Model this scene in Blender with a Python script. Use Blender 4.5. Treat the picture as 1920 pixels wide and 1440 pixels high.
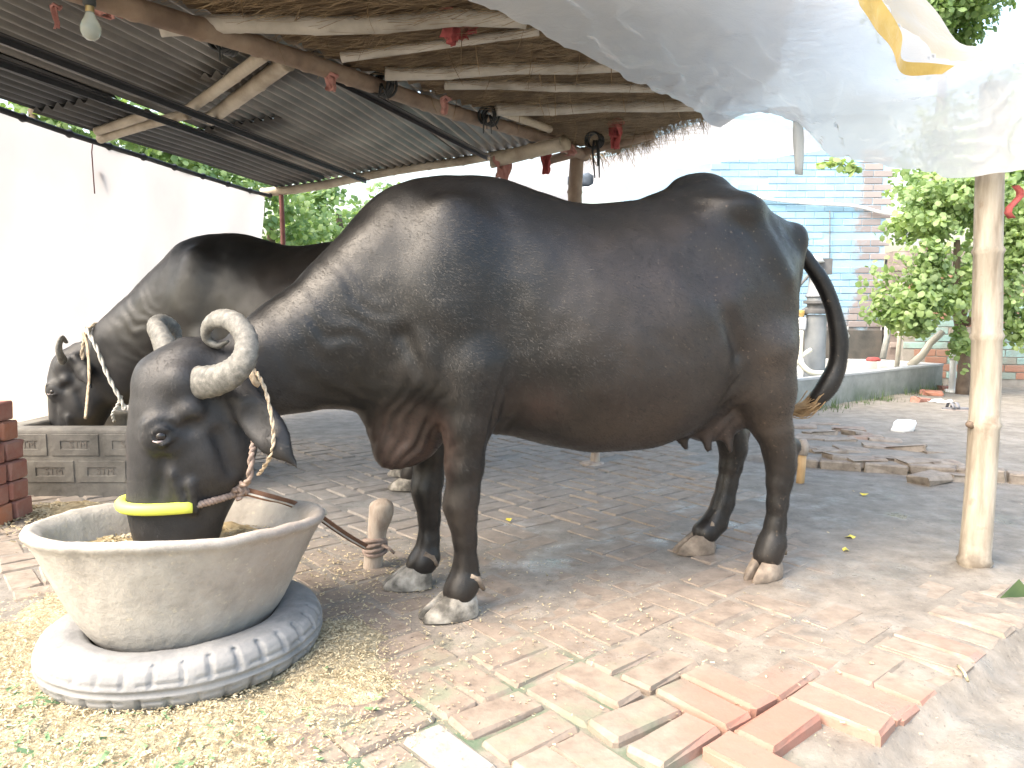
import bpy, bmesh, math, random
import numpy as np
from mathutils import Vector, Matrix, noise as mnoise

random.seed(7); np.random.seed(7)
for o in list(bpy.data.objects): bpy.data.objects.remove(o)
S = bpy.context.scene
COL = S.collection
R = math.radians

# ------------------------------------------------------------------ camera, sky, sun, exposure
FPX, PITCH, CAMH = 1397.0, R(5.5), 0.93
cam_d = bpy.data.cameras.new('camera'); cam = bpy.data.objects.new('camera', cam_d); COL.objects.link(cam)
cam_d.sensor_width = 36; cam_d.lens = FPX / 1920 * 36; cam_d.clip_start = 0.05; cam_d.clip_end = 500
cam.location = (0, 0, CAMH); cam.rotation_euler = (R(90) - PITCH, 0, 0)
S.camera = cam
SUN_EL, SUN_AZ = R(50), R(238)          # azimuth clockwise from +Y: from the left, behind the camera
W = bpy.data.worlds.new('World'); S.world = W; W.use_nodes = True
wn = W.node_tree; bg = wn.nodes['Background']
sky = wn.nodes.new('ShaderNodeTexSky'); sky.sky_type = 'NISHITA'; sky.sun_disc = False
sky.sun_elevation = SUN_EL; sky.sun_rotation = SUN_AZ; sky.air_density = 1.6; sky.dust_density = 6.0; sky.ozone_density = 0.6
wn.links.new(sky.outputs[0], bg.inputs[0]); bg.inputs[1].default_value = 0.15
sl = bpy.data.lights.new('sun', 'SUN'); sun = bpy.data.objects.new('sun', sl); COL.objects.link(sun)
sl.energy = 0.75; sl.angle = R(45); sl.color = (1, 0.965, 0.915)
sd_ = Vector((math.sin(SUN_AZ) * math.cos(SUN_EL), math.cos(SUN_AZ) * math.cos(SUN_EL), math.sin(SUN_EL)))
sun.rotation_euler = (-sd_).to_track_quat('-Z', 'Y').to_euler(); sun.location = sd_ * 30
S.view_settings.view_transform = 'Standard'; S.view_settings.look = 'None'
S.view_settings.gamma = 1; S.view_settings.use_curve_mapping = False
S.view_settings.exposure = 2.12
S.render.engine = 'CYCLES'
S.cycles.max_bounces = 10; S.cycles.transparent_max_bounces = 12; S.cycles.diffuse_bounces = 5

# ------------------------------------------------------------------ helpers
def ray(u, v):
    a = (u - 960) / FPX; b = (720 - v) / FPX
    return (a, math.cos(PITCH) + b * math.sin(PITCH), -math.sin(PITCH) + b * math.cos(PITCH))
def at(u, v, Y):                        # a point of the place that stands Y metres away from the camera
    d = ray(u, v); k = Y / d[1]; return Vector((d[0] * k, Y, CAMH + d[2] * k))
def G(u, v, z=0.0):
    d = ray(u, v); k = (z - CAMH) / d[2]; return Vector((d[0] * k, d[1] * k, z))
def project(p):
    dz = p[2] - CAMH; dep = p[1] * math.cos(PITCH) - dz * math.sin(PITCH); up = p[1] * math.sin(PITCH) + dz * math.cos(PITCH)
    return (960 + FPX * p[0] / dep, 720 - FPX * up / dep, dep)
def sstep(a, b, x):
    t = min(1, max(0, (x - a) / (b - a))); return t * t * (3 - 2 * t)
def nz(x, y=0, z=0): return mnoise.noise(Vector((x, y, z)))

WM = {}
def tag(o, label=None, cat=None, group=None, kind=None):
    if label: o['label'] = label
    if cat: o['category'] = cat
    if group: o['group'] = group
    if kind: o['kind'] = kind
    return o
def thing(name, loc, label, cat, group=None, rotz=0.0, kind=None):
    o = bpy.data.objects.new(name, None); COL.objects.link(o)
    o.location = loc; o.rotation_euler = (0, 0, rotz); o.empty_display_size = 0.1
    WM[o] = Matrix.Translation(Vector(loc)) @ Matrix.Rotation(rotz, 4, 'Z')
    return tag(o, label, cat, group, kind)

class MB:
    def __init__(s): s.v = []; s.f = []
    def add(s, vs, fs):
        n = len(s.v); s.v += [tuple(p) for p in vs]; s.f += [tuple(i + n for i in f) for f in fs]; return s
    def box(s, c, size, rot=None):
        x, y, z = size[0] / 2, size[1] / 2, size[2] / 2
        vs = [Vector((a, b, d)) for a in (-x, x) for b in (-y, y) for d in (-z, z)]
        if rot is not None: vs = [rot @ p for p in vs]
        return s.add([p + Vector(c) for p in vs], [(0,1,3,2),(4,6,7,5),(0,4,5,1),(2,3,7,6),(0,2,6,4),(1,5,7,3)])
    def prism(s, pts, z0, z1):
        n = len(pts)
        return s.add([(p[0], p[1], z0) for p in pts] + [(p[0], p[1], z1) for p in pts],
              [tuple(range(n - 1, -1, -1)), tuple(range(n, 2 * n))] + [(i, (i + 1) % n, n + (i + 1) % n, n + i) for i in range(n)])
    def tube(s, pts, rad, n=8, flat=1.0, up=None, cap=True):
        pts = [Vector(p) for p in pts]
        if not hasattr(rad, '__len__'): rad = [rad] * len(pts)
        base = len(s.v); prev = None; rings = []
        for i, p in enumerate(pts):
            t = (pts[min(i + 1, len(pts) - 1)] - pts[max(i - 1, 0)]).normalized()
            if prev is None:
                a = Vector(up) if up is not None else (Vector((0, 0, 1)) if abs(t.z) < .9 else Vector((1, 0, 0)))
            else: a = prev
            a = (a - t * a.dot(t)).normalized(); b = t.cross(a); prev = a
            ring = []
            for k in range(n):
                w = 2 * math.pi * k / n
                ring.append(p + a * (math.cos(w) * rad[i]) + b * (math.sin(w) * rad[i] * flat))
            rings += ring
        fs = [(i * n + k, i * n + (k + 1) % n, (i + 1) * n + (k + 1) % n, (i + 1) * n + k) for i in range(len(pts) - 1) for k in range(n)]
        if cap: fs += [tuple(range(n - 1, -1, -1)), tuple(range((len(pts) - 1) * n, len(pts) * n))]
        return s.add(rings, fs)
    def lathe(s, prof, n=24, c=(0, 0, 0), fn=None, close=False):
        vs = []
        for (r, z) in prof:
            for k in range(n):
                w = 2 * math.pi * k / n; rr, zz = (r, z) if fn is None else fn(r, z, w)
                vs.append((c[0] + rr * math.cos(w), c[1] + rr * math.sin(w), c[2] + zz))
        m = len(prof); fs = []
        for i in range(m if close else m - 1):
            j = (i + 1) % m
            fs += [(i * n + k, i * n + (k + 1) % n, j * n + (k + 1) % n, j * n + k) for k in range(n)]
        if not close:
            if prof[0][0] > 1e-4: fs.append(tuple(range(n - 1, -1, -1)))
            if prof[-1][0] > 1e-4: fs.append(tuple(range((m - 1) * n, m * n)))
        return s.add(vs, fs)
    def grid(s, P):                                    # P[i][j] points
        a, b = len(P), len(P[0])
        return s.add([P[i][j] for i in range(a) for j in range(b)],
              [(i * b + j, i * b + j + 1, (i + 1) * b + j + 1, (i + 1) * b + j) for i in range(a - 1) for j in range(b - 1)])
    def build(s, name, mat, parent=None, smooth=True, solid=0, auto=None):
        me = bpy.data.meshes.new(name); vs = s.v
        if parent is not None:
            inv = WM[parent].inverted(); vs = [tuple(inv @ Vector(p)) for p in vs]
        me.from_pydata(vs, [], s.f); me.update()
        o = bpy.data.objects.new(name, me); COL.objects.link(o)
        if parent is not None: o.parent = parent; WM[o] = WM[parent]
        else: WM[o] = Matrix.Identity(4)
        me.materials.append(mat)
        if smooth: me.polygons.foreach_set('use_smooth', [True] * len(me.polygons))
        if auto is not None and smooth: me.set_sharp_from_angle(angle=R(auto))
        if solid:
            md = o.modifiers.new('thick', 'SOLIDIFY'); md.thickness = solid
        return o

def catmull(p0, p1, p2, p3, t):
    return .5 * ((2 * p1) + (p2 - p0) * t + (2 * p0 - 5 * p1 + 4 * p2 - p3) * t * t + (3 * p1 - p0 - 3 * p2 + p3) * t ** 3)
def curve(pts, n):
    P = [np.array(p, float) for p in pts]; P = [2 * P[0] - P[1]] + P + [2 * P[-1] - P[-2]]
    out = []
    for i in range(1, len(P) - 2):
        for k in range(n): out.append(catmull(P[i - 1], P[i], P[i + 1], P[i + 2], k / n))
    out.append(P[-2]); return out
def patch(rows, n):                                    # rows of control points -> fine grid of Vectors
    rr = [curve(r, n) for r in rows]
    cols = [curve([r[j] for r in rr], n) for j in range(len(rr[0]))]
    return [[Vector(cols[j][i]) for j in range(len(cols))] for i in range(len(cols[0]))]

# ------------------------------------------------------------------ materials
class NT:
    def __init__(s, name):
        s.m = bpy.data.materials.new(name); s.m.use_nodes = True; s.t = s.m.node_tree
        s.b = s.t.nodes['Principled BSDF']; s.o = s.t.nodes['Material Output']
    def n(s, typ, **kw):
        nd = s.t.nodes.new('ShaderNode' + typ)
        for k, v in kw.items(): setattr(nd, k, v)
        return nd
    def set(s, sock, v):
        if hasattr(v, 'links') or hasattr(v, 'is_linked'): s.t.links.new(v, sock)
        else:
            if isinstance(v, (tuple, list)) and len(v) == 3 and sock.type == 'RGBA': v = (*v, 1)
            sock.default_value = v
    def pos(s, kind='world', scale=(1, 1, 1)):
        src = s.n('NewGeometry').outputs['Position'] if kind == 'world' else s.n('TexCoord').outputs['Object']
        if scale != (1, 1, 1):
            mp = s.n('Mapping'); s.set(mp.inputs['Vector'], src); mp.inputs['Scale'].default_value = scale; return mp.outputs[0]
        return src
    def noise(s, vec, scale, detail=5, rough=.55, dist=0):
        nd = s.n('TexNoise'); s.set(nd.inputs['Vector'], vec); nd.inputs['Scale'].default_value = scale
        nd.inputs['Detail'].default_value = detail; nd.inputs['Roughness'].default_value = rough; nd.inputs['Distortion'].default_value = dist
        return nd.outputs['Fac']
    def ramp(s, fac, stops):
        nd = s.n('ValToRGB'); s.set(nd.inputs[0], fac); cr = nd.color_ramp
        while len(cr.elements) < len(stops): cr.elements.new(.5)
        for e, (p, c) in zip(cr.elements, stops):
            e.position = p; e.color = (*c, 1) if hasattr(c, '__len__') else (c, c, c, 1)
        return nd.outputs[0]
    def mix(s, fac, a, b, mode='MIX'):
        nd = s.n('MixRGB', blend_type=mode); s.set(nd.inputs[0], fac); s.set(nd.inputs[1], a); s.set(nd.inputs[2], b); return nd.outputs[0]
    def math(s, op, a, b=0.0, c=0.0):
        nd = s.n('Math', operation=op); s.set(nd.inputs[0], a); s.set(nd.inputs[1], b); s.set(nd.inputs[2], c); return nd.outputs[0]
    def sep(s, vec):
        nd = s.n('SeparateXYZ'); s.set(nd.inputs[0], vec); return nd.outputs
    def ball(s, vec, c, r0, r1):                       # 1 inside r0 .. 0 outside r1
        nd = s.n('VectorMath', operation='DISTANCE'); s.set(nd.inputs[0], vec); nd.inputs[1].default_value = c
        mr = s.n('MapRange', interpolation_type='SMOOTHSTEP'); s.set(mr.inputs[0], nd.outputs['Value'])
        mr.inputs[1].default_value = r0; mr.inputs[2].default_value = r1; mr.inputs[3].default_value = 1; mr.inputs[4].default_value = 0
        return mr.outputs[0]
    def mr(s, v, a, b, c=0.0, d=1.0):
        m = s.n('MapRange', interpolation_type='SMOOTHSTEP'); s.set(m.inputs[0], v)
        for i, x in enumerate((a, b, c, d)): m.inputs[i + 1].default_value = x
        return m.outputs[0]
    def rand(s): return s.n('ObjectInfo').outputs['Random']
    def bump(s, h, strength=.3, dist=.01, nrm=None):
        nd = s.n('Bump'); s.set(nd.inputs['Height'], h); nd.inputs['Strength'].default_value = strength; nd.inputs['Distance'].default_value = dist
        if nrm is not None: s.set(nd.inputs['Normal'], nrm)
        s.set(s.b.inputs['Normal'], nd.outputs[0]); return nd.outputs[0]
    def col(s, c): s.set(s.b.inputs['Base Color'], c); return s
    def rough(s, r): s.set(s.b.inputs['Roughness'], r); return s

def simple(name, stops, scale=6, rough=.85, bump=.25, bscale=40, bdist=.006, kind='world', vscale=(1,1,1), metallic=0, detail=6, spec=None, rnd=0):
    n = NT(name); v = n.pos(kind, vscale)
    c = n.ramp(n.noise(v, scale, detail), [(.3 + .4 * i / max(1, len(stops) - 1), x) for i, x in enumerate(stops)])
    if rnd:
        k = n.mr(n.rand(), 0, 1, 1 - rnd, 1 + rnd); c = n.mix(1, c, k, 'MULTIPLY')
    n.col(c).rough(rough); n.b.inputs['Metallic'].default_value = metallic
    if spec is not None: n.b.inputs['Specular IOR Level'].default_value = spec
    if bump: n.bump(n.noise(v, bscale, 5, .6), bump, bdist)
    return n.m

MAT = {}
def materials():
    # ground: pale silty mud, wetter in patches
    n = NT('mud_ground'); v = n.pos()
    big = n.noise(v, 1.1, 6, .6); fine = n.noise(v, 9, 8, .65); grit = n.noise(v, 70, 4, .7)
    c = n.ramp(fine, [(.25, (.12, .106, .088)), (.5, (.20, .182, .156)), (.75, (.29, .27, .24))])
    dung = n.math('MULTIPLY', n.math('MAXIMUM', n.ball(v, (.15, 2.75, 0), .55, 1.7), n.ball(v, (-.1, 2.05, 0), .35, .85)), n.ramp(big, [(.3, .5), (.5, 1)]))
    c = n.mix(n.math('MULTIPLY', dung, .8), c, n.ramp(fine, [(.3, (.165, .137, .112)), (.7, (.32, .275, .228))]))
    blue = n.ball(v, (-1.0, 4.2, 0), .9, 2.6)
    c = n.mix(n.math('MULTIPLY', blue, .75), c, n.ramp(fine, [(.3, (.135, .132, .126)), (.7, (.285, .28, .27))]))
    c = n.mix(n.ramp(grit, [(.60, 0), (.70, .45)]), c, (.36, .33, .27))
    c = n.mix(n.ramp(grit, [(.30, .7), (.40, 0)]), c, (.06, .053, .043))
    moss = n.math('MULTIPLY', n.ball(v, (.0, 1.45, 0), .3, .75), n.ramp(n.noise(v, 6, 4), [(.45, 0), (.6, .8)]))
    c = n.mix(moss, c, (.07, .13, .075)); n.col(c)
    wet = n.ramp(n.noise(v, 2.9, 6, .65), [(.50, .8), (.64, .18)])
    n.rough(n.mix(n.ball(v, (1.0, 2.7, 0), 1.0, 2.4), (.8, .8, .8), wet))
    n.bump(n.math('ADD', fine, n.math('MULTIPLY', grit, .3)), .55, .012); MAT['ground'] = n.m

    # paving brick: clay red, worn, muddy where the animals stand
    n = NT('paving_brick'); v = n.pos(); r = n.rand()
    clay = n.ramp(r, [(0, (.28, .14, .098)), (.35, (.30, .17, .125)), (.6, (.25, .15, .115)), (.85, (.32, .17, .12)), (1, (.28, .21, .17))])
    clay = n.mix(n.math('MULTIPLY', n.ball(v, (.74, 1.52, 0), .28, .55), .85), clay, n.ramp(r, [(0, (.34, .15, .11)), (1, (.35, .19, .145))]))
    f = n.noise(v, 12, 7, .65); c = n.mix(n.ramp(f, [(.35, .05), (.7, .6)]), clay, (.25, .18, .145)); c = n.mix(n.ramp(n.noise(v, 40, 6, .7), [(.55, 0), (.7, .5)]), c, (.19, .13, .105))
    mudc = n.ramp(n.noise(v, 16, 7, .65), [(.3, (.15, .124, .100)), (.5, (.255, .218, .178)), (.7, (.35, .306, .255))])
    dark = n.ramp(n.noise(v, 14, 7, .65), [(.3, (.15, .12, .095)), (.7, (.31, .255, .205))])
    cent = n.math('MAXIMUM', n.ball(v, (.1, 2.7, 0), .7, 1.6), n.ball(v, (-.1, 2.05, 0), .35, .85)); mudc = n.mix(n.math('MULTIPLY', cent, .9), mudc, dark)
    back = n.ball(v, (-.9, 4.3, 0), .8, 2.3)
    mudc = n.mix(n.math('MULTIPLY', back, .75), mudc, n.ramp(f, [(.3, (.155, .15, .142)), (.7, (.31, .303, .29))]))
    px, py, pz = n.sep(v)
    amt = n.math('ADD', n.mr(py, 1.3, 1.8, .55, .95), n.math('MULTIPLY', n.math('SUBTRACT', n.noise(v, 3.4, 7, .7), .5), 1.5))
    amt = n.math('ADD', amt, n.math('MULTIPLY', n.math('SUBTRACT', r, .5), .35))
    amt = n.math('SUBTRACT', amt, n.math('MULTIPLY', n.ball(v, (.78, 1.50, 0), .28, .58), .8))
    amt = n.math('SUBTRACT', amt, n.math('MULTIPLY', n.ball(v, (2.4, 5.3, 0), .9, 1.4), .4))
    amt = n.math('SUBTRACT', amt, n.math('MULTIPLY', n.ball(v, (1.45, 2.15, 0), .25, .6), .35))
    c = n.mix(n.ramp(amt, [(.10, .05), (.5, .94)]), c, mudc)
    moss = n.math('MULTIPLY', n.ball(v, (.0, 1.5, 0), .25, .7), n.ramp(n.noise(v, 7, 5), [(.52, 0), (.66, .55)]))
    c = n.mix(moss, c, (.10, .16, .10)); n.col(c)
    wet = n.ramp(n.noise(v, 2.9, 6, .65), [(.50, .8), (.64, .2)])
    n.rough(n.mix(n.ball(v, (1.0, 2.6, 0), .8, 1.8), (.85, .85, .85), wet))
    n.bump(n.math('ADD', f, n.math('MULTIPLY', n.noise(v, 60, 4), .5)), .5, .006); MAT['paver'] = n.m

    # buffalo hide
    n = NT('buffalo_hide'); v = n.pos('obj'); x, y, z = n.sep(v)
    g1 = n.noise(v, 3.2, 5, .6); hair = n.noise(n.pos('obj', (26, 60, 70)), 5, 4, .7); spk = n.noise(v, 85, 3, .6)
    c = n.ramp(g1, [(.3, (.0028, .0031, .0038)), (.7, (.0068, .0070, .0076))])
    def brown(c, ctr, r0, r1, colr, k):
        return n.mix(n.math('MULTIPLY', n.ball(v, ctr, r0, r1), n.math('MULTIPLY', n.ramp(n.noise(v, 7, 6, .65), [(.3, .35), (.65, 1)]), k)), c, colr)
    low = n.mr(z, .75, .35, 0, .5); c = n.mix(n.math('MULTIPLY', low, g1), c, (.016, .0125, .0105))
    c = brown(c, (.60, .08, .53), .04, .20, (.088, .055, .045), .85)
    c = brown(c, (.28, .28, .62), .0, .15, (.075, .040, .033), .6)
    c = brown(c, (-.1, .3, .50), .05, .42, (.040, .029, .023), .8); c = brown(c, (.1, .35, 1.0), .02, .3, (.030, .024, .020), .8)
    c = brown(c, (-.66, .22, .72), .1, .40, (.062, .047, .036), .85)
    c = brown(c, (-.45, .1, .55), .02, .17, (.075, .056, .05), .8)
    c = brown(c, (-.2, .33, .95), .1, .5, (.05, .038, .032), .6)
    c = brown(c, (.48, .15, .33), .0, .12, (.05, .039, .032), .8)
    c = n.mix(n.math('MULTIPLY', n.mr(z, .22, .04), .6), c, (.022, .019, .0175))
    c = n.mix(n.math('MULTIPLY', n.ramp(n.noise(v, 11, 8, .72), [(.48, 0), (.66, .8)]), n.mr(z, 1.2, .5, .12, .7)), c, (.032, .027, .024))
    c = n.mix(n.math('MULTIPLY', n.ramp(spk, [(.64, 0), (.72, .6)]), n.mr(x, .3, -.5, .05, .8)), c, (.19, .14, .10))
    c = n.mix(n.math('MULTIPLY', n.ball(v, (1.25, .05, .6), .25, .42), .8), c, n.ramp(n.noise(v, 14, 6, .7), [(.3, (.014, .015, .018)), (.7, (.034, .034, .037))]))
    c = n.mix(n.math('MULTIPLY', n.ball(v, (1.30, .19, .607), .025, .06), .85), c, (.006, .006, .007)); n.col(c); hm = n.ball(v, (1.25, .05, .6), .28, .45); n.rough(n.mix(hm, n.ramp(n.noise(v, 9, 6, .65), [(.3, .30), (.7, .47)]), (.52, .52, .52))); n.b.inputs['Specular IOR Level'].default_value = .46
    n.b.inputs['Sheen Weight'].default_value = .0; n.b.inputs['Sheen Roughness'].default_value = .4; n.b.inputs['Sheen Tint'].default_value = (.75, .8, .9, 1)
    nb = n.bump(n.math('ADD', n.noise(v, 16, 6, .6), n.math('MULTIPLY', hair, 1.0)), .20, .005); MAT['hide'] = n.m
    MAT['hair'] = simple('coarse_hair', [(.005, .005, .006), (.012, .011, .011), (.026, .022, .020)], scale=60, rough=.5, bump=0, kind='obj', detail=2)
    MAT['eye'] = simple('wet_eye', [(.012, .01, .01), (.02, .016, .014)], rough=.08, bump=0)
    MAT['eyelid'] = simple('eye_corner', [(.30, .24, .24), (.42, .36, .36)], rough=.4, bump=0)
    n = NT('horn'); v = n.pos('obj'); c = n.ramp(n.noise(v, 48, 6, .75), [(.3, (.06, .06, .056)), (.5, (.13, .128, .118)), (.72, (.25, .24, .215))])
    n.col(c).rough(.6); n.bump(n.noise(v, 60, 5), .4, .004); MAT['horn'] = n.m
    MAT['hoof'] = simple('hoof_horn', [(.04, .037, .032), (.10, .092, .078), (.28, .26, .225), (.46, .43, .38)], scale=15, rough=.8, bump=.8, bscale=45, kind='obj')
    MAT['hoof_dark'] = simple('muddy_hoof', [(.07, .056, .045), (.22, .175, .135), (.40, .33, .26)], scale=13, rough=.8, bump=.8, bscale=45, kind='obj')
    MAT['tuft'] = simple('tail_hair', [(.22, .13, .06), (.36, .23, .11), (.46, .32, .18)], scale=30, rough=.8, bump=0)
    MAT['tin'] = simple('old_tin', [(.10, .095, .085), (.17, .16, .145), (.24, .23, .205)], scale=2.2, rough=.5, bump=.2, metallic=.35, rnd=.2, detail=8)
    MAT['tin_dark'] = simple('sooty_tin', [(.06, .06, .06), (.11, .11, .108)], scale=3, rough=.6, bump=.2, metallic=.3)
    MAT['steel'] = simple('dark_steel', [(.012, .013, .016), (.03, .03, .033)], scale=8, rough=.55, bump=.15)
    MAT['black'] = simple('black_pipe', [(.01, .011, .014), (.02, .02, .024)], rough=.6, bump=0)
    n = NT('bamboo_pale'); v = n.pos(); c = n.ramp(n.noise(v, 5, 7, .6), [(.3, (.26, .21, .15)), (.5, (.42, .36, .27)), (.72, (.56, .50, .39))])
    n.col(c).rough(.6); n.bump(n.noise(v, 35, 5), .3, .004); MAT['bamboo'] = n.m
    MAT['bamboo_old'] = simple('bamboo_weathered', [(.15, .105, .075), (.24, .175, .125), (.32, .25, .185)], scale=6, rough=.75, bump=.4)
    MAT['debarked'] = simple('peeled_wood', [(.30, .27, .22), (.46, .43, .37), (.58, .55, .49)], scale=4, rough=.7, bump=.4)
    n = NT('pole_bamboo'); v = n.pos(); x, y, z = n.sep(v)
    c = n.ramp(n.noise(n.pos('world', (9, 9, 1.4)), 3, 7, .6), [(.28, (.23, .19, .145)), (.5, (.38, .335, .27)), (.74, (.50, .455, .38))])
    c = n.mix(n.ramp(n.noise(v, 11, 4), [(.60, 0), (.70, .6)]), c, (.20, .13, .085)); c = n.mix(n.math('MULTIPLY', n.mr(z, .22, .0), n.ramp(n.noise(v, 18, 6), [(.35, .3), (.6, .95)])), c, (.14, .115, .09)); n.col(c).rough(.6)
    n.bump(n.noise(n.pos('world', (9, 9, 1.4)), 12, 5), .5, .005); MAT['pole'] = n.m
    n = NT('straw_thatch'); v = n.pos(); r = n.noise(n.pos('world', (2, 14, 8)), 6, 7, .7)
    n.col(n.ramp(r, [(.28, (.075, .05, .028)), (.5, (.17, .115, .06)), (.74, (.27, .195, .11))])).rough(.85); n.bump(r, .8, .02); MAT['thatch'] = n.m
    MAT['straw'] = simple('straw_strand', [(.10, .068, .036), (.22, .15, .078), (.36, .27, .15)], scale=9, rough=.8, bump=0, detail=2)
    def cloth(name, c0, c1, transp, rough, scale=3, bstr=.5, tmix=.6):
        n = NT(name); v = n.pos(); f = n.noise(v, scale, 7, .6)
        c = n.ramp(f, [(.3, c0), (.7, c1)])
        df = n.n('BsdfDiffuse'); tl = n.n('BsdfTranslucent'); gl = n.n('BsdfGlossy'); tp = n.n('BsdfTransparent')
        bp = n.n('Bump'); n.set(bp.inputs['Height'], n.noise(v, scale * 3.5, 5, .6, .6)); bp.inputs['Strength'].default_value = bstr; bp.inputs['Distance'].default_value = .03
        for nd in (df, tl): n.set(nd.inputs['Color'], c)
        for nd in (df, gl): n.set(nd.inputs['Normal'], bp.outputs[0])
        gl.inputs['Roughness'].default_value = rough
        m1 = n.n('MixShader'); m1.inputs[0].default_value = tmix; n.t.links.new(df.outputs[0], m1.inputs[1]); n.t.links.new(tl.outputs[0], m1.inputs[2])
        lw = n.n('LayerWeight'); lw.inputs[0].default_value = .5; n.set(lw.inputs['Normal'], bp.outputs[0]); fr = n.math('MULTIPLY_ADD', n.math('POWER', lw.outputs['Facing'], 4.0), .45, .04)
        m2 = n.n('MixShader'); n.t.links.new(fr, m2.inputs[0]); n.t.links.new(m1.outputs[0], m2.inputs[1]); n.t.links.new(gl.outputs[0], m2.inputs[2])
        m3 = n.n('MixShader'); n.set(m3.inputs[0], n.ramp(f, [(.3, transp * .7), (.7, transp * 1.2)])); n.t.links.new(m2.outputs[0], m3.inputs[1]); n.t.links.new(tp.outputs[0], m3.inputs[2])
        n.t.links.new(m3.outputs[0], n.o.inputs['Surface']); return n.m
    MAT['plastic'] = cloth('clear_plastic_sheet', (.72, .75, .77), (.86, .88, .88), .12, .13, 3.2, .35)
    MAT['tarp'] = cloth('white_tarp', (.42, .43, .46), (.52, .52, .54), .0, .6, 1.0, .15, .62)
    MAT['cream'] = cloth('cream_sheet', (.80, .68, .50), (.86, .78, .64), .0, .6, 5, .3)
    MAT['yellow'] = cloth('yellow_sheet', (.70, .46, .10), (.80, .60, .20), .0, .6, 9, .3)
    MAT['red'] = simple('faded_red_cloth', [(.25, .045, .045), (.42, .10, .095)], scale=18, rough=.85, bump=.4)
    MAT['pink'] = simple('faded_pink_cloth', [(.36, .16, .14), (.50, .27, .23)], scale=18, rough=.85, bump=.4)
    MAT['strap_black'] = simple('black_rubber_tie', [(.012, .014, .015), (.03, .034, .034)], rough=.6, bump=.2)
    n = NT('bulb_glass'); n.col((.50, .54, .49)).rough(.12); n.b.inputs['Transmission Weight'].default_value = .5; MAT['bulb'] = n.m
    MAT['brass'] = simple('brass', [(.30, .22, .10), (.4, .3, .15)], metallic=.8, rough=.4, bump=0)
    # bowl: rough lime-washed clay
    n = NT('clay_bowl'); v = n.pos(); f = n.noise(v, 3.6, 9, .7); c = n.ramp(f, [(.28, (.20, .185, .168)), (.48, (.345, .325, .295)), (.7, (.46, .438, .40))])
    x, y, z = n.sep(v); c = n.mix(n.math('MULTIPLY', n.mr(z, .22, .05), n.ramp(n.noise(v, 9, 6), [(.4, 0), (.65, .7)])), c, (.30, .31, .31))
    c = n.mix(n.math('MULTIPLY', n.ball(v, (-.62, 1.9, .36), .05, .33), .35), c, (.30, .22, .18))
    c = n.mix(n.ramp(n.noise(v, 38, 5, .7), [(.60, 0), (.72, .5)]), c, (.62, .54, .40)); n.col(c).rough(.9)
    n.bump(n.math('ADD', f, n.math('MULTIPLY', n.noise(v, 45, 5, .65), .4)), .6, .014); MAT['bowl'] = n.m
    n = NT('feed_mash'); v = n.pos(); f = n.noise(v, 26, 6, .7); n.col(n.ramp(f, [(.3, (.20, .155, .08)), (.5, (.38, .30, .17)), (.7, (.55, .46, .29))])).rough(.9); n.bump(f, .9, .02); MAT['mash'] = n.m
    n = NT('dusty_tyre'); v = n.pos(); f = n.noise(v, 7, 7, .65); c = n.ramp(f, [(.3, (.15, .153, .156)), (.48, (.22, .222, .224)), (.7, (.275, .273, .268))])
    c = n.mix(n.math('MULTIPLY', n.ball(v, (-.50, 1.9, .08), .05, .35), n.ramp(n.noise(v, 15, 5), [(.48, 0), (.6, .55)])), c, (.10, .11, .115)); n.col(c).rough(.85); n.bump(n.noise(v, 40, 5), .4, .008); MAT['tyre'] = n.m
    MAT['chaff'] = simple('chopped_straw', [(.27, .22, .13), (.39, .33, .22), (.48, .425, .31)], scale=24, rough=.85, bump=.9, bscale=60, bdist=.02)
    n = NT('straw_flake'); v = n.pos(); f = n.noise(v, 130, 1, .5); n.col(n.ramp(f, [(.28, (.24, .19, .105)), (.45, (.37, .31, .19)), (.6, (.52, .455, .32)), (.75, (.42, .35, .22))])).rough(.7); MAT['flake'] = n.m
    MAT['green_flake'] = simple('chopped_leaf', [(.10, .20, .09), (.20, .32, .16)], scale=30, rough=.6, bump=0)
    MAT['rope'] = simple('jute_rope', [(.30, .23, .16), (.50, .41, .30), (.60, .52, .40)], scale=60, rough=.9, bump=.8, bscale=160)
    MAT['rope_dark'] = simple('dirty_rope', [(.22, .165, .14), (.36, .28, .24)], scale=60, rough=.9, bump=.8, bscale=160)
    MAT['rope_white'] = simple('white_cord', [(.52, .50, .45), (.68, .66, .60)], scale=60, rough=.9, bump=.8, bscale=160)
    n = NT('yellow_sleeve'); n.col((.72, .80, .12)).rough(.5); MAT['sleeve'] = n.m
    MAT['strap_brown'] = simple('brown_webbing', [(.17, .085, .05), (.26, .14, .09)], scale=40, rough=.8, bump=.5, bscale=200)
    MAT['strap_white'] = simple('white_webbing', [(.58, .55, .50), (.70, .67, .61)], scale=40, rough=.8, bump=.5, bscale=200)
    MAT['peg'] = simple('grey_wood', [(.24, .19, .155), (.38, .32, .27), (.48, .42, .36)], scale=10, rough=.8, bump=.5, vscale=(3, 3, 1))
    MAT['newwood'] = simple('fresh_wood', [(.48, .30, .14), (.62, .42, .22)], scale=8, rough=.7, bump=.3, vscale=(4, 4, 1))
    n = NT('red_brick'); v = n.pos(); r = n.rand()
    c = n.ramp(r, [(0, (.30, .13, .10)), (.3, (.36, .155, .12)), (.6, (.28, .135, .11)), (.8, (.44, .18, .10)), (1, (.34, .17, .14))])
    c = n.mix(n.ramp(n.noise(v, 14, 7, .7), [(.4, 0), (.7, .45)]), c, (.40, .29, .25)); n.col(c).rough(.9); n.bump(n.noise(v, 50, 5), .5, .006); MAT['brick'] = n.m
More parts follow.
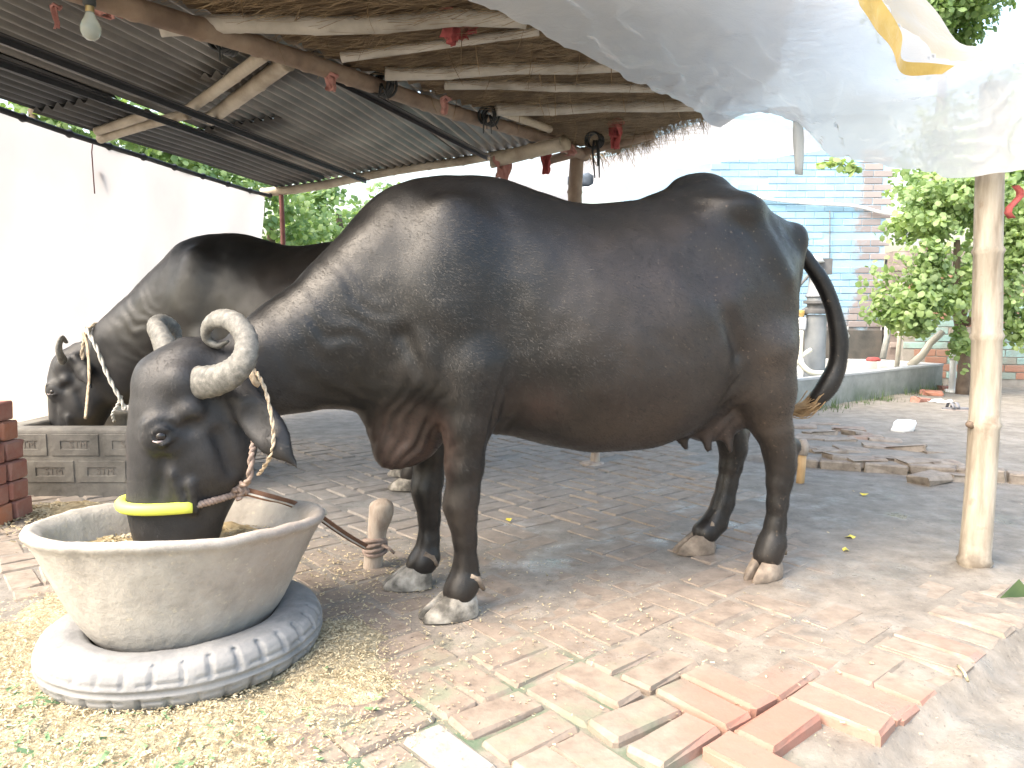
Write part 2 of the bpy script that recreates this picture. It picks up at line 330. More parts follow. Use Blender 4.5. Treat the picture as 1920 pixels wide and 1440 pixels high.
    MAT['oldbrick'] = simple('sooty_brick', [(.20, .165, .15), (.28, .235, .215), (.34, .295, .27)], scale=7, bump=.5, rnd=.3)
    MAT['whitebrick'] = simple('whitewashed_brick', [(.25, .225, .19), (.38, .355, .315)], scale=10, bump=.6)
    MAT['mortar'] = simple('mortar', [(.24, .22, .20), (.34, .32, .29)], scale=9, bump=.5)
    n = NT('painted_blue_brick'); v = n.pos(); r = n.rand(); x, y, z = n.sep(v)
    c = n.ramp(n.noise(v, 2.2, 6, .6), [(.3, (.24, .42, .57)), (.7, (.33, .52, .67))])
    c = n.mix(1, c, n.mr(r, 0, 1, .92, 1.06), 'MULTIPLY')
    wear = n.math('ADD', n.mr(z, 1.4, .45, 0, .42), n.noise(v, 5, 7, .7)); wear = n.math('ADD', wear, n.mr(x, 4.55, 4.95, 0, .5))
    c = n.mix(n.ramp(wear, [(.66, 0), (.86, .9)]), c, n.ramp(r, [(0, (.24, .20, .19)), (1, (.33, .27, .25))]))
    n.col(c).rough(.85); n.bump(n.noise(v, 40, 5), .3, .006); MAT['bluebrick'] = n.m
    n = NT('blue_paint_wall'); v = n.pos(); x, y, z = n.sep(v); c = n.ramp(n.noise(v, 2.2, 6, .6), [(.3, (.27, .41, .53)), (.7, (.35, .50, .62))])
    c = n.mix(n.ramp(n.math('ADD', n.mr(z, 1.4, .45, 0, .42), n.noise(v, 5, 7, .7)), [(.7, 0), (.88, .9)]), c, (.16, .14, .125)); n.col(c).rough(.9); n.bump(n.noise(v, 30, 5), .4, .008); MAT['bluewall'] = n.m
    MAT['plinth'] = simple('damp_dark_plaster', [(.05, .055, .055), (.10, .10, .095), (.16, .14, .125)], scale=3, bump=.5)
    n = NT('teal_brick'); v = n.pos(); r = n.rand()
    c = n.ramp(r, [(0, (.27, .42, .41)), (.45, (.34, .50, .48)), (.62, (.26, .36, .33)), (.7, (.35, .18, .13)), (1, (.40, .22, .16))])
    c = n.mix(n.ramp(n.noise(v, 9, 7, .7), [(.45, 0), (.7, .6)]), c, (.28, .22, .18)); n.col(c).rough(.9); n.bump(n.noise(v, 40, 5), .5, .008); MAT['tealbrick'] = n.m
    MAT['teal'] = simple('teal_paint', [(.10, .45, .47), (.16, .55, .56)], scale=3, bump=.1)
    MAT['whitemetal'] = simple('white_roof_sheet', [(.55, .57, .56), (.68, .70, .69)], scale=5, bump=.1)
    MAT['concrete'] = simple('concrete', [(.20, .21, .20), (.30, .31, .30), (.38, .39, .37)], scale=4, bump=.5)
    n = NT('mossy_concrete'); v = n.pos(); x, y, z = n.sep(v); f = n.noise(v, 6, 7, .65); c = n.ramp(f, [(.3, (.20, .215, .20)), (.7, (.33, .34, .32))])
    c = n.mix(n.math('MULTIPLY', n.mr(z, .26, .06), n.ramp(n.noise(v, 4, 5), [(.35, .2), (.6, .85)])), c, (.10, .13, .09)); n.col(c).rough(.85); n.bump(f, .5, .01); MAT['moss_concrete'] = n.m
    MAT['limecoat'] = simple('pale_cement', [(.38, .39, .39), (.50, .51, .51)], scale=5, bump=.3)
    n = NT('trough_mud_plaster'); v = n.pos(); f = n.noise(v, 4, 7, .65); c = n.ramp(f, [(.3, (.075, .073, .068)), (.5, (.14, .135, .125)), (.7, (.21, .205, .185))]); n.col(c).rough(.9); n.bump(n.noise(v, 18, 6), .6, .012); MAT['trough'] = n.m
    MAT['frogpink'] = simple('worn_brick_frog', [(.105, .097, .088), (.165, .148, .132)], scale=20, bump=.5)
    MAT['iron'] = simple('galvanised_pump', [(.20, .22, .235), (.30, .32, .335)], scale=6, rough=.55, bump=.2, metallic=.3)
    MAT['iron_dark'] = simple('rusty_flange', [(.08, .085, .09), (.17, .17, .17)], scale=9, rough=.7, bump=.3)
    MAT['whiteplastic'] = simple('white_plastic', [(.74, .75, .75), (.80, .81, .81)], scale=9, rough=.4, bump=0)
    MAT['hose'] = simple('cream_hose', [(.66, .64, .52), (.74, .72, .60)], scale=9, rough=.4, bump=0)
    MAT['orange'] = simple('orange_cap', [(.70, .45, .12), (.75, .52, .2)], rough=.5, bump=0)
    MAT['rubber'] = simple('sandal_rubber', [(.13, .135, .15), (.22, .22, .235)], scale=20, rough=.7, bump=.3)
    MAT['sole'] = simple('sandal_sole', [(.40, .32, .29), (.5, .42, .38)], scale=20, rough=.7, bump=.3)
    def leaf(name, a, b, c_):
        n = NT(name); v = n.pos(); c = n.ramp(n.noise(v, 3.2, 4, .6), [(.3, a), (.5, b), (.7, c_)])
        n.col(c).rough(.5); tl = n.n('BsdfTranslucent'); n.set(tl.inputs[0], n.mix(1, c, (1.5, 1.5, .7), 'MULTIPLY'))
        m = n.n('MixShader'); m.inputs[0].default_value = .4; n.t.links.new(n.b.outputs[0], m.inputs[1]); n.t.links.new(tl.outputs[0], m.inputs[2]); n.t.links.new(m.outputs[0], n.o.inputs['Surface']); return n.m
    MAT['leaf'] = leaf('bush_leaf', (.13, .20, .09), (.23, .33, .14), (.34, .43, .20))
    MAT['leaf_far'] = leaf('tree_leaf', (.12, .21, .09), (.20, .31, .13), (.30, .40, .18))
    MAT['bark'] = simple('bark', [(.10, .07, .05), (.20, .15, .11)], scale=9, bump=.8)
    MAT['grass'] = simple('weeds', [(.05, .09, .035), (.11, .16, .06)], scale=9, bump=0)
    MAT['pinkwall'] = simple('pink_plaster', [(.46, .33, .27), (.56, .42, .35)], scale=2)
    MAT['creamwall'] = simple('cream_plaster', [(.56, .50, .40), (.68, .62, .52)], scale=2)
    MAT['postred'] = simple('rusty_pipe', [(.13, .045, .04), (.22, .09, .075)], scale=9, rough=.7)
    MAT['bluecloth'] = simple('slate_blue_cloth', [(.10, .14, .20), (.16, .21, .28)], scale=9)
    MAT['yellowleaf'] = simple('fallen_yellow_leaf', [(.62, .52, .06), (.72, .62, .12)], rough=.6, bump=0)
materials()

# ------------------------------------------------------------------ ground and paving
UAX = Vector((.64, -.768)); VAX = Vector((.768, .64)); E0 = Vector((1.0, 1.713))
def edge_sd(x, y): return (x - E0.x) * .64 - (y - E0.y) * .768          # > 0: outside the paved floor, to the right
KA, KB = Vector((1.72, 4.55)), Vector((3.4, 3.78))
def kerb_sd(x, y):
    d = (KB - KA).normalized(); return (x - KA.x) * (-d.y) + (y - KA.y) * d.x   # > 0: behind the kerb
def gh(x, y):
    h = -.0078 + .007 * nz(x * 1.3, y * 1.3, 3) + .004 * nz(x * 6, y * 6, 1) + .0028 * nz(x * 17, y * 17, 5)
    h += .012 * math.exp(-((x - .15) ** 2 / .9 + (y - 2.62) ** 2 / .22))
    h += .013 * math.exp(-((x - 1.55) ** 2 / .25 + (y - 3.3) ** 2 / .9))
    h -= .016 * (1 - sstep(1.65, 2.0, y)) * (.3 + .7 * sstep(.1, .5, x))
    out = sstep(-.01, .05, edge_sd(x, y))
    h -= .045 * out * (1 - sstep(2.1, 2.9, y))
    h += out * (1 - sstep(2.1, 2.9, y)) * (.012 * nz(x * 4, y * 4, 9) + .006 * nz(x * 15, y * 15, 2))
    h += .022 * math.exp(-((x - 1.69) ** 2 + (y - 2.64) ** 2) / .012) * (1 + .6 * nz(x * 14, y * 14, 4))
    h += .035 * math.exp(-((x - 1.06) ** 2 + (y - 1.62) ** 2) / .016)
    if x > .9: h += .05 * sstep(-.01, .04, kerb_sd(x, y)) * sstep(1.2, 1.8, x)
    if y > 5: h += .012 * nz(x * 2.5, y * 2.5, 7)
    return h
def build_ground():
    xs = np.concatenate([[-90, -50, -25, -12, -7, -4.5], np.arange(-3.2, 3.4, .032), np.arange(3.5, 8, .12), [10, 14, 25, 50, 90]])
    ys = np.concatenate([[-60, -30, -12, -5, -1, .3], np.arange(.9, 5.4, .032), np.arange(5.5, 12, .14), [14, 18, 30, 60, 120]])
    P = [[(x, y, gh(x, y) if -3.3 < x < 9 and .8 < y < 13 else -.02) for x in xs] for y in ys]
    o = MB().grid(P).build('ground', MAT['ground']); tag(o, 'pale wet mud of the yard around the brick floor', None, None, 'structure')
build_ground()

def brick_mesh(name, size, mat, seed, chip=.006, bev=.007):
    rnd = random.Random(seed); bm = bmesh.new(); bmesh.ops.create_cube(bm, size=1)
    for v in bm.verts: v.co = Vector((v.co.x * size[0], v.co.y * size[1], v.co.z * size[2]))
    bmesh.ops.bevel(bm, geom=list(bm.edges), offset=bev, segments=1, affect='EDGES')
    for v in bm.verts: v.co += Vector((rnd.uniform(-1, 1), rnd.uniform(-1, 1), rnd.uniform(-.35, .35))) * chip
    me = bpy.data.meshes.new(name); bm.to_mesh(me); bm.free(); me.materials.append(mat); return me
def place(name, me, parent, loc, rot=(0, 0, 0), scale=None, m=None):
    o = bpy.data.objects.new(name, me); COL.objects.link(o); o.parent = parent
    base = WM[parent] if parent is not None else Matrix.Identity(4)
    o.matrix_local = base.inverted() @ (Matrix.Translation(Vector(loc)) @ Matrix.Rotation(rot[2], 4, 'Z') @ Matrix.Rotation(rot[1], 4, 'Y') @ Matrix.Rotation(rot[0], 4, 'X'))
    if scale: o.scale = scale
    WM[o] = base @ o.matrix_local; return o

def build_paving():
    rnd = random.Random(3)
    root = thing('brick_floor', (0, 0, 0), 'worn brick floor in basket weave, muddy under the animals', None, kind='structure')
    mes = [brick_mesh('brick', (.216, .104, .06), MAT['paver'], i, .0042, .010) for i in range(6)]
    white = brick_mesh('brick', (.216, .104, .06), MAT['whitebrick'], 77, .007, .009); WB = G(842, 1380)
    cell = .226; ang = math.atan2(UAX.y, UAX.x); items = []
    for i in range(-40, 40):
        for j in range(-20, 40):
            for s in (-1, 1):
                a0, b0 = (i + .5) * cell, (j + .5) * cell + .02
                if (i + j) % 2: a, b, rz = a0, b0 + s * cell / 4, 0
                else: a, b, rz = a0 + s * cell / 4, b0, math.pi / 2
                p = UAX * a + VAX * b; x, y = p.x, p.y
                if edge_sd(x, y) > -.06 or y < 1.05 or y > 5.6 or x < -2.9: continue
                if y > 2.55 and x > 1.25 + .12 * nz(y * 3, 1) - .04 * (y - 2.5): continue
                if x < -.75 and y < 2.4: continue                           # under the straw litter
                u, v, dep = project((x, y, 0))
                if u < -120 or u > 2000 or v > 1500: continue
                loose = (1 - sstep(1.7, 2.05, y)) * (.25 + .75 * sstep(.1, .45, x))
                z = -.0305 + rnd.gauss(0, .0018 + .0035 * loose) + (.012 * loose if x > .3 else .004 * loose)
                if abs(x - .22) < .1 and abs(y - 3.1) < .1: z -= .03
                if abs(x - .62) < .1 and abs(y - 1.98) < .07: z -= .02
                if rnd.random() < .03 * (1 + 2 * loose): z -= .014
                if loose > .6 and rnd.random() < .035: continue
                items.append((dep, x + rnd.gauss(0, .003), y + rnd.gauss(0, .003), z, ang + rz + rnd.gauss(0, .016 + .025 * loose), rnd.gauss(0, .006 + .012 * loose), rnd.gauss(0, .004 + .006 * loose), rnd.randrange(6)))
    # loose fresh bricks laid on the rim at the front right, and a header course along the edge
    for k in range(12):
        p = E0 + VAX * (-.42 + k * .113) + UAX * (-.11); 
        if p.y > 1.74: items.append((p.y, p.x, p.y, -.032 + rnd.gauss(0, .004), ang + rnd.gauss(0, .03), 0, 0, rnd.randrange(6)))
    items.sort(key=lambda t: t[0]); vis = [t for t in items if project((t[1], t[2], 0))[1] < 1475]
    big = vis[:300]; rest = vis[300:]
    wk = min(big, key=lambda t: (t[1] - WB.x) ** 2 + (t[2] - WB.y) ** 2)
    for t in big:
        o = place('brick', white if t is wk else mes[t[7]], root, t[1:4], (t[5], t[6], t[4]))
        if t is wk: o['label'] = 'whitewashed brick in the foreground of the floor'
    mb = MB()
    for t in rest:
        me = mes[t[7]]; mt = Matrix.Translation(t[1:4]) @ Matrix.Rotation(t[4], 4, 'Z') @ Matrix.Rotation(t[6], 4, 'Y') @ Matrix.Rotation(t[5], 4, 'X')
        mb.add([mt @ v.co for v in me.vertices], [tuple(p.vertices) for p in me.polygons])
    o = mb.build('far_bricks', MAT['paver'], root, smooth=False); o['kind'] = 'stuff'
build_paving()

def build_kerb():
    rnd = random.Random(11); d = (KB - KA).normalized(); ang = math.atan2(d.y, d.x)
    root = thing('brick_step', (KA.x, KA.y, 0), 'low step of muddy bricks edging the raised yard on the right', 'step')
    mes = [brick_mesh('brick', (.23, .11, .07), MAT['paver'], 20 + i, .006, .008) for i in range(3)]
    for k in range(8):
        p = KA + d * (k * .24 + .05); place('brick', mes[k % 3], root, (p.x, p.y, .012 + rnd.gauss(0, .004)), (rnd.gauss(0, .03), rnd.gauss(0, .02), ang + rnd.gauss(0, .03)))
    r2 = thing('broken_paving', (2.4, 5.3, .03), 'patch of broken pinkish paving bricks behind the low step', 'paving')
    fl = [brick_mesh('brick', (.22, .13, .05), MAT['paver'], 30 + i, .014, .008) for i in range(5)]
    for (u, v) in [(1500, 800), (1545, 795), (1590, 806), (1520, 822), (1570, 826), (1625, 822), (1500, 842), (1550, 846), (1600, 845), (1650, 838), (1700, 842), (1750, 846),
                   (1620, 862), (1675, 860), (1720, 868), (1770, 868), (1535, 812), (1610, 812), (1660, 826), (1580, 858), (1790, 882), (1745, 888)]:
        p = G(u, v, .045); place('brick', fl[rnd.randrange(5)], r2, (p.x, p.y, .018 + rnd.gauss(0, .006) + max(0, gh(p.x, p.y))* .3), (rnd.gauss(0, .06), rnd.gauss(0, .06), rnd.uniform(-.6, .6)))
build_kerb()

# ------------------------------------------------------------------ shed roof (one sloping plane)
DW = Vector((.22, .9755)); NW = Vector((.9755, -.22)); PW = Vector((-2.96, 4.3))
def rz(x, y): return 2.15 + .104 * ((x - PW.x) * NW.x + (y - PW.y) * NW.y)
def rp(u, v, dz=0.0):                                   # point below the roof plane by dz
    d = ray(u, v); A = .104 * (d[0] * NW.x + d[1] * NW.y)
    c = rz(0, 0) - dz; k = (c - CAMH) / (d[2] - A); return Vector((d[0] * k, d[1] * k, CAMH + d[2] * k))
def sq(s, q, dz=0.0):
    p = PW + DW * s + NW * q; return Vector((p.x, p.y, rz(p.x, p.y) - dz))

def build_tin():
    root = thing('tin_roof', tuple(sq(0, 0)), 'dark corrugated tin roof sheets over the left part of the shed', 'roof')
    k = 0
    for (q0, q1, m, dz) in [(.03, .55, 'tin_dark', .0), (.50, 1.22, 'tin', -.012), (1.17, 1.88, 'tin', .002), (1.84, 2.55, 'tin', -.010), (2.5, 3.3, 'tin_dark', .0)]:
        for (s0, s1, e) in ([(-2.0, 1.3, 0), (1.2, 3.12, .02)] if k % 2 else [(-2.0, .4, 0), (.3, 3.08, .02)]):
            nq = int((q1 - q0) / .0095); P = []
            for s in np.linspace(s0, s1, 8):
                row = []
                for a in range(nq + 1):
                    q = q0 + (q1 - q0) * a / nq
                    row.append(sq(s, q, dz + e + .017 * math.sin(q * 2 * math.pi / .076) + .012 * nz(s * .8, q, k)))
                P.append(row)
            MB().grid(P).build('roof_sheet', MAT[m], root, solid=.002)
        k += 1
build_tin()

def bamboo(mb, a, b, r, n=10, seg=None, sag=0, knot=.12, taper=.9, seed=0):
    a, b = Vector(a), Vector(b); L = (b - a).length; seg = seg or max(2, int(L / .32)); pts = []; rad = []
    rnd = random.Random(seed)
    for i in range(seg + 1):
        t = i / seg
        for (dt, k) in ((-.02, 1), (0, 1 + knot), (.02, 1)):
            tt = t + dt * min(1, 1 / L) * 1.2
            if tt < 0 or tt > 1: continue
            p = a.lerp(b, tt); p = p + Vector((nz(tt * 3, seed) * r * .7, nz(tt * 3, seed, 4) * r * .7, nz(tt * 3, seed, 8) * r * .7 - sag * 4 * tt * (1 - tt)))
            pts.append(p); rad.append(r * k * (1 - (1 - taper) * tt))
    mb.tube(pts, rad, n); return mb

def roof_timber():
    def one(name, m, a, b, r, label, cat='beam', group=None, **kw):
        mb = bamboo(MB(), a, b, r, **kw); o = mb.build(name, MAT[m]); o2 = tag(o, label, cat, group); return o
    M0, M1 = rp(255, 12, .17), rp(1098, 292, .17); dm = (M1 - M0)
    one('bamboo_beam', 'bamboo_old', M0 - dm * .32, M1, .049, 'thick brown bamboo beam running diagonally under the roof to the post', seed=1)
    post_top = M1.copy()
    one('wooden_post', 'bamboo_old', (M1.x - .07, M1.y + .05, -.05), (M1.x - .07, M1.y + .05, M1.z + .02), .068, 'brown wooden roof post rising behind the big buffalo back', 'post', seed=2)
    # peeled purlins under the thatch
    for i, (u0, v0, u1, v1, r, lab) in enumerate([
        (300, 50, 985, 38, .042, 'peeled white purlin under the thatch nearest the camera, with the bright red cloth'),
        (640, 108, 1010, 58, .026, 'thin peeled stick under the thatch just behind the bright red cloth'),
        (722, 138, 1180, 124, .036, 'third peeled purlin from the camera under the thatch'),
        (835, 158, 1230, 166, .030, 'thin peeled purlin under the thatch, fourth from the camera'),
        (930, 206, 1330, 198, .040, 'peeled purlin near the far edge of the thatch')]):
        one('purlin', 'debarked', rp(u0, v0, .155), rp(u1, v1, .155), r, lab, 'purlin', 'peeled purlins under the thatch', seed=10 + i, knot=.06)
    one('thatch_edge_pole', 'bamboo_old', rp(1030, 300, .15), rp(1225, 252, .15), .04, 'dark bamboo pole along the far edge of the thatch', seed=22)
    for i, (a, b, lab) in enumerate([((940, 208), (1030, 242), 'short peeled brace beside the dark tie near the post'), ((925, 300), (1060, 268), 'pale thick bamboo stub tied with faded cloth beside the post')]):
        one('bamboo_brace', 'bamboo', rp(*a, .16 + .1 * i), rp(*b, .16 + .1 * i), .03 + .03 * i, lab, 'brace', seed=30 + i)
    # paired rafters below the tin
    for i, (a, b, r, dz, lab) in enumerate([((500, 100), (345, 212), .034, .07, 'left one of two parallel pale bamboo rafters under the tin'), ((540, 116), (395, 222), .045, .075, 'right one of two parallel pale bamboo rafters under the tin'),
        ((278, 214), (182, 246), .030, .06, 'short pale bamboo rafter end over the white curtain, upper one'), ((352, 214), (188, 260), .032, .09, 'pale bamboo rafter end over the white curtain, lower one')]):
        one('bamboo_rafter', 'bamboo', rp(*a, dz), rp(*b, dz), r, lab, 'rafter', 'pale bamboo rafters under the tin', seed=40 + i)
    one('bamboo_eave_pole', 'bamboo', sq(3.06, -.12, .062), sq(3.06, 2.9, .062), .042, 'pale bamboo eave pole at the far end of the tin roof', seed=50)
    # steel angles
    for i, (a, b, w, lab) in enumerate([((-60, 40), (690, 338), .036, 'long black steel beam crossing under the tin roof'), ((-60, 90), (610, 330), .03, 'thin black steel beam under the tin beside the long one'), ((600, 128), (918, 294), .045, 'short black steel beam under the dark tin near the post')]):
        A, B = rp(*a, .12), rp(*b, .12); d = (B - A); q = d.to_track_quat('X', 'Z').to_matrix()
        mb = MB().box((A + B) / 2, (d.length, w, .006), q).box((A + B) / 2 + q @ Vector((0, w / 2, -.015)), (d.length, .006, .03), q)
        tag(mb.build('steel_beam', MAT['steel'], smooth=False), lab, 'beam', 'steel beams under the tin roof')
    # curtain rail, curtain and corner post
    a, b = at(-60, 184, 4.2), sq(3.03, -.02, .11)
    tag(bamboo(MB(), a, b, .019, seed=3, sag=.02, knot=.5).build('curtain_rail', MAT['black']), 'thin black pole along the top of the white curtain', 'pole')
    P = []
    for i in range(26):
        t = i / 25; row = []
        for j in range(70):
            w = j / 69; c = a.lerp(b, w * (.985 - .14 * t ** 1.3)); f = .02 + .05 * t
            off = f * (math.sin(w * 23) * .5 + nz(w * 9, t * 1.5, 2)) 
            row.append(Vector((c.x + NW.x * off - .02, c.y + NW.y * off, c.z - .02 - t * (c.z - .50 + .04 * nz(w * 6, 5)))))
        P.append(row)
    tag(MB().grid(P).build('white_curtain', MAT['tarp']), 'large white tarp curtain hanging behind the far buffalo', 'curtain')
    tag(bamboo(MB(), (b.x + .12, b.y + .02, -.05), (b.x + .10, b.y + .02, b.z + .05), .026, seed=4, knot=.05).build('corner_post', MAT['postred']), 'thin rusty red post at the far corner by the white curtain', 'post')
    return M0, M1
M0, M1 = roof_timber()

def build_thatch():
    root = thing('thatch_roof', tuple(rp(900, 100, .05)), 'brown straw thatch roof held by peeled purlins', 'roof')
    d = (M1 - M0); A = M0 - d * .32; B = M1
    edge = [(1095, 290), (1150, 285), (1205, 264), (1222, 244), (1270, 226), (1335, 214)]
    far = [rp(u, v, .09) for u, v in edge]
    C = Vector((2.05, 5.0, 0)); D = Vector((1.75, 1.75, 0)); 
    near = A + (D - A)
    poly = [Vector((A.x, A.y)), Vector((B.x, B.y))] + [Vector((p.x, p.y)) for p in far[1:]] + [Vector((1.75, 5.2)), Vector((1.25, 3.4)), Vector((.95, 1.95)), Vector((A.x + .2, 1.95))]
    def inside(x, y):
        c = False; n = len(poly)
        for i in range(n):
            p, q = poly[i], poly[(i + 1) % n]
            if (p.y > y) != (q.y > y) and x < (q.x - p.x) * (y - p.y) / (q.y - p.y) + p.x: c = not c
        return c
    mb = MB(); h = .07; idx = {}
    for i in range(-50, 45):
        for j in range(24, 112):
            x, y = i * h, j * h
            if inside(x + h / 2, y + h / 2):
                ids = []
                for (di, dj) in ((0, 0), (1, 0), (1, 1), (0, 1)):
                    k = (i + di, j + dj)
                    if k not in idx:
                        X, Y = k[0] * h, k[1] * h; idx[k] = len(mb.v); mb.v.append((X, Y, rz(X, Y) - .01 - .02 * nz(X * 3, Y * 3) - .012 * nz(X * 11, Y * 11)))
                    ids.append(idx[k])
                mb.f.append(tuple(ids))
    mb.build('thatch_layer', MAT['thatch'], root, solid=.09)
    rnd = random.Random(5); sb = MB(); xs = [p.x for p in poly]; ys = [p.y for p in poly]; cnt = 0
    while cnt < 9000:
        x, y = rnd.uniform(min(xs), max(xs)), rnd.uniform(min(ys), max(ys))
        if not inside(x, y): continue
        cnt += 1; a = rnd.gauss(-.35, .35); L = rnd.uniform(.15, .5); z = rz(x, y) - .105 - abs(rnd.gauss(0, .02)); w = rnd.uniform(.0012, .003)
        dr = Vector((math.cos(a), math.sin(a), rnd.gauss(0, .06))); 
        if rnd.random() < .012: dr = Vector((rnd.gauss(0, .3), rnd.gauss(0, .3), -1)).normalized(); L *= .5
        s = dr.cross(Vector((0, 0, 1))); s = s.normalized() * w if s.length > .01 else Vector((w, 0, 0)); p = Vector((x, y, z)); m = p + dr * L * .5 + Vector((0, 0, -.012)); e = p + dr * L
        sb.add([p - s, p + s, m + s, m - s, e + s * .4, e - s * .4], [(0, 1, 2, 3), (3, 2, 4, 5)])
    for (p, q) in zip(far[:-1], far[1:]):                # ragged straw ends at the far edge
        for k in range(120):
            t = rnd.random(); c = p.lerp(q, t); L = rnd.uniform(.08, .3); dr = Vector((rnd.gauss(.25, .3), rnd.gauss(.6, .3), rnd.gauss(-.25, .25))).normalized(); w = .003
            sb.add([c - Vector((w, 0, 0)), c + Vector((w, 0, 0)), c + dr * L], [(0, 1, 2)])
    o = sb.build('loose_straw', MAT['straw'], root, smooth=False); o['kind'] = 'stuff'
build_thatch()

# ties and rags
def rag(name, m, u, v, dz, w, h, label, cat, n=3, seed=0, group=None, sway=.3):
    rnd = random.Random(seed); c = rp(u, v, dz); mb = MB()
    for k in range(n):
        a = rnd.uniform(0, 6.28); off = Vector((rnd.uniform(-.4, .4) * w, rnd.uniform(-.3, .3) * w, 0)); P = []
        hh = h * rnd.uniform(.55, 1)
        for i in range(8):
            t = i / 7; row = []
            for j in range(5):
                s = (j / 4 - .5) * w * (1 - .25 * t) * rnd.uniform(.9, 1.1)
                f = .25 * w * math.sin(j * 1.9 + t * 5 + k)
                row.append(c + off + Vector((s * math.cos(a) - f * math.sin(a) + sway * w * t * nz(k, t * 2, seed), s * math.sin(a) + f * math.cos(a), .25 * h - t * hh)))
            P.append(row)
        mb.grid(P)
    ring = [c + Vector((math.cos(t) * w * .5, math.sin(t) * w * .5, .2 * h + .05 * h * math.sin(3 * t))) for t in np.linspace(0, 6.28, 13)]
    mb.tube(ring, w * .17, 6)
    return tag(mb.build(name, MAT[m], solid=.003), label, cat, group)
def strap(u, v, dz, w, h, label, seed=0):
    c = rp(u, v, dz); rnd = random.Random(seed); mb = MB(); bd = (M1 - M0).normalized(); e1 = bd.cross(Vector((0, 0, 1))).normalized(); e2 = e1.cross(bd)
    for k in range(5):
        sh = bd * (.018 * (k - 2)) ; tilt = rnd.gauss(0, .25)
        pts = [c + sh + bd * (tilt * .06 * math.cos(t)) + e1 * (.060 * math.cos(t)) + e2 * (.060 * math.sin(t) - .005) for t in np.linspace(0, 6.28, 15)]
        mb.tube(pts, .008, 6)
    for k in range(4):
        x = rnd.uniform(-.5, .5) * w; mb.tube([c + Vector((x * .4, -.07, -.02)), c + Vector((x, -.085, -.3 * h)), c + Vector((x + rnd.gauss(0, .012), -.08, -h * rnd.uniform(.5, 1)))], [.008, .008, .005], 6, flat=.5)
    tag(mb.build('rubber_tie', MAT['strap_black']), label, 'tie', 'black ties on the roof poles')
strap(425, 72, .15, .06, .13, 'black tie around the diagonal beam where the white purlin starts', 1)
strap(718, 158, .16, .06, .14, 'black tie on the middle of the diagonal beam', 2)
strap(917, 216, .17, .065, .15, 'black tie on the diagonal beam near the post', 3)
strap(1114, 262, .20, .07, .34, 'long black rubber tie hanging beside the post top', 4)
rag('red_cloth', 'red', 838, 40, .14, .085, .20, 'bright red cloth knotted around the nearest white purlin', 'cloth', 4, 1)
rag('cloth_strip', 'red', 876, 58, .15, .06, .06, 'small dark red cloth end beside the bright red cloth', 'cloth', 2, 2)
rag('cloth_strip', 'pink', 622, 150, .22, .06, .10, 'faded pink rag hanging from the diagonal beam above the tin', 'cloth', 2, 3)
rag('cloth_strip', 'pink', 836, 196, .22, .055, .16, 'faded brownish rag under the beam between two black ties', 'cloth', 2, 4)
rag('cloth_strip', 'pink', 944, 306, .30, .10, .20, 'wide faded pink rag hanging left of the post', 'cloth', 2, 5)
rag('cloth_strip', 'red', 1024, 302, .28, .07, .24, 'dark red rag hanging just left of the post', 'cloth', 2, 6)
rag('cloth_strip', 'red', 1156, 240, .16, .10, .22, 'red rag on the far thatch edge right of the post', 'cloth', 3, 7)
rag('cloth_strip', 'pink', 1060, 280, .22, .12, .08, 'pinkish cloth bound around the top of the post', 'cloth', 3, 8)
rag('cloth_strip', 'pink', 106, 22, .10, .035, .10, 'brownish rag left of the light bulb', 'cloth', 1, 9)
rag('cloth_strip', 'pink', 196, 16, .16, .10, .06, 'reddish cloth spread above the light bulb', 'cloth', 2, 10)
rag('cloth_strip', 'pink', 182, 330, .30, .03, .12, 'small pink tag hanging before the white curtain', 'cloth', 1, 11)
a = rp(174, 268, .10); tag(MB().tube([a, a + Vector((-.01, 0, -.06)), a + Vector((-.005, 0, -.33))], .004, 5).build('hanging_string', MAT['postred']), 'thin red string hanging in front of the white curtain', 'string')

def build_bulb():
    c = at(170, 52, 2.65); root = thing('light_bulb', tuple(c), 'unlit frosted light bulb hanging under the tin roof at top left', 'light bulb')
    MB().lathe([(0.0005, -.042), (.014, -.040), (.026, -.030), (.032, -.014), (.033, .0), (.029, .015), (.021, .029), (.0155, .042), (.0145, .05)], 20, c).build('glass', MAT['bulb'], root)
    MB().lathe([(.0135, .048), (.0145, .055), (.0135, .062), (.0145, .068), (.012, .08)], 16, c).build('cap', MAT['brass'], root)
    MB().lathe([(.017, .070), (.021, .074), (.021, .10), (.014, .115)], 16, c).tube([c + Vector((0, 0, .11)), c + Vector((.005, .01, .3))], .004, 6).build('socket', MAT['strap_black'], root)
build_bulb()

# ------------------------------------------------------------------ plastic sheet awning, pole
def sheet(name, rows, n, m, label, cat, amp=.03, fs=5, parent=None, solid=0):
    P = patch([[at(*c) for c in r] for r in rows], n); rough_ = amp > .042
    for i in range(len(P)):
        for j in range(len(P[0])):
            p = P[i][j]; w = nz(p.x * fs, p.y * fs * .6, p.z * fs) + .5 * abs(nz(p.x * fs * 2.3 + p.z * 3, p.y * fs, 3)) + .35 * nz(p.x * 17, p.y * 9, p.z * 17)
            if rough_:
                q = p * 1.0; q.x += .12 * nz(p.x * 4, p.y * 4, p.z * 4); r1 = 1 - abs(nz(q.x * 6.5 + q.z * 5, q.y * 3.0, 11)) * 2; r2 = 1 - abs(nz(q.x * 12 - q.z * 9, q.y * 6, q.z * 9)) * 2; w += .55 * max(0, r1) ** 5 + .32 * max(0, r2) ** 5
            P[i][j] = p + Vector((.2 * amp * w, -.9 * amp * w, .35 * amp * w))
    return tag(MB().grid(P).build(name, MAT[m], parent, solid=solid), label, cat)
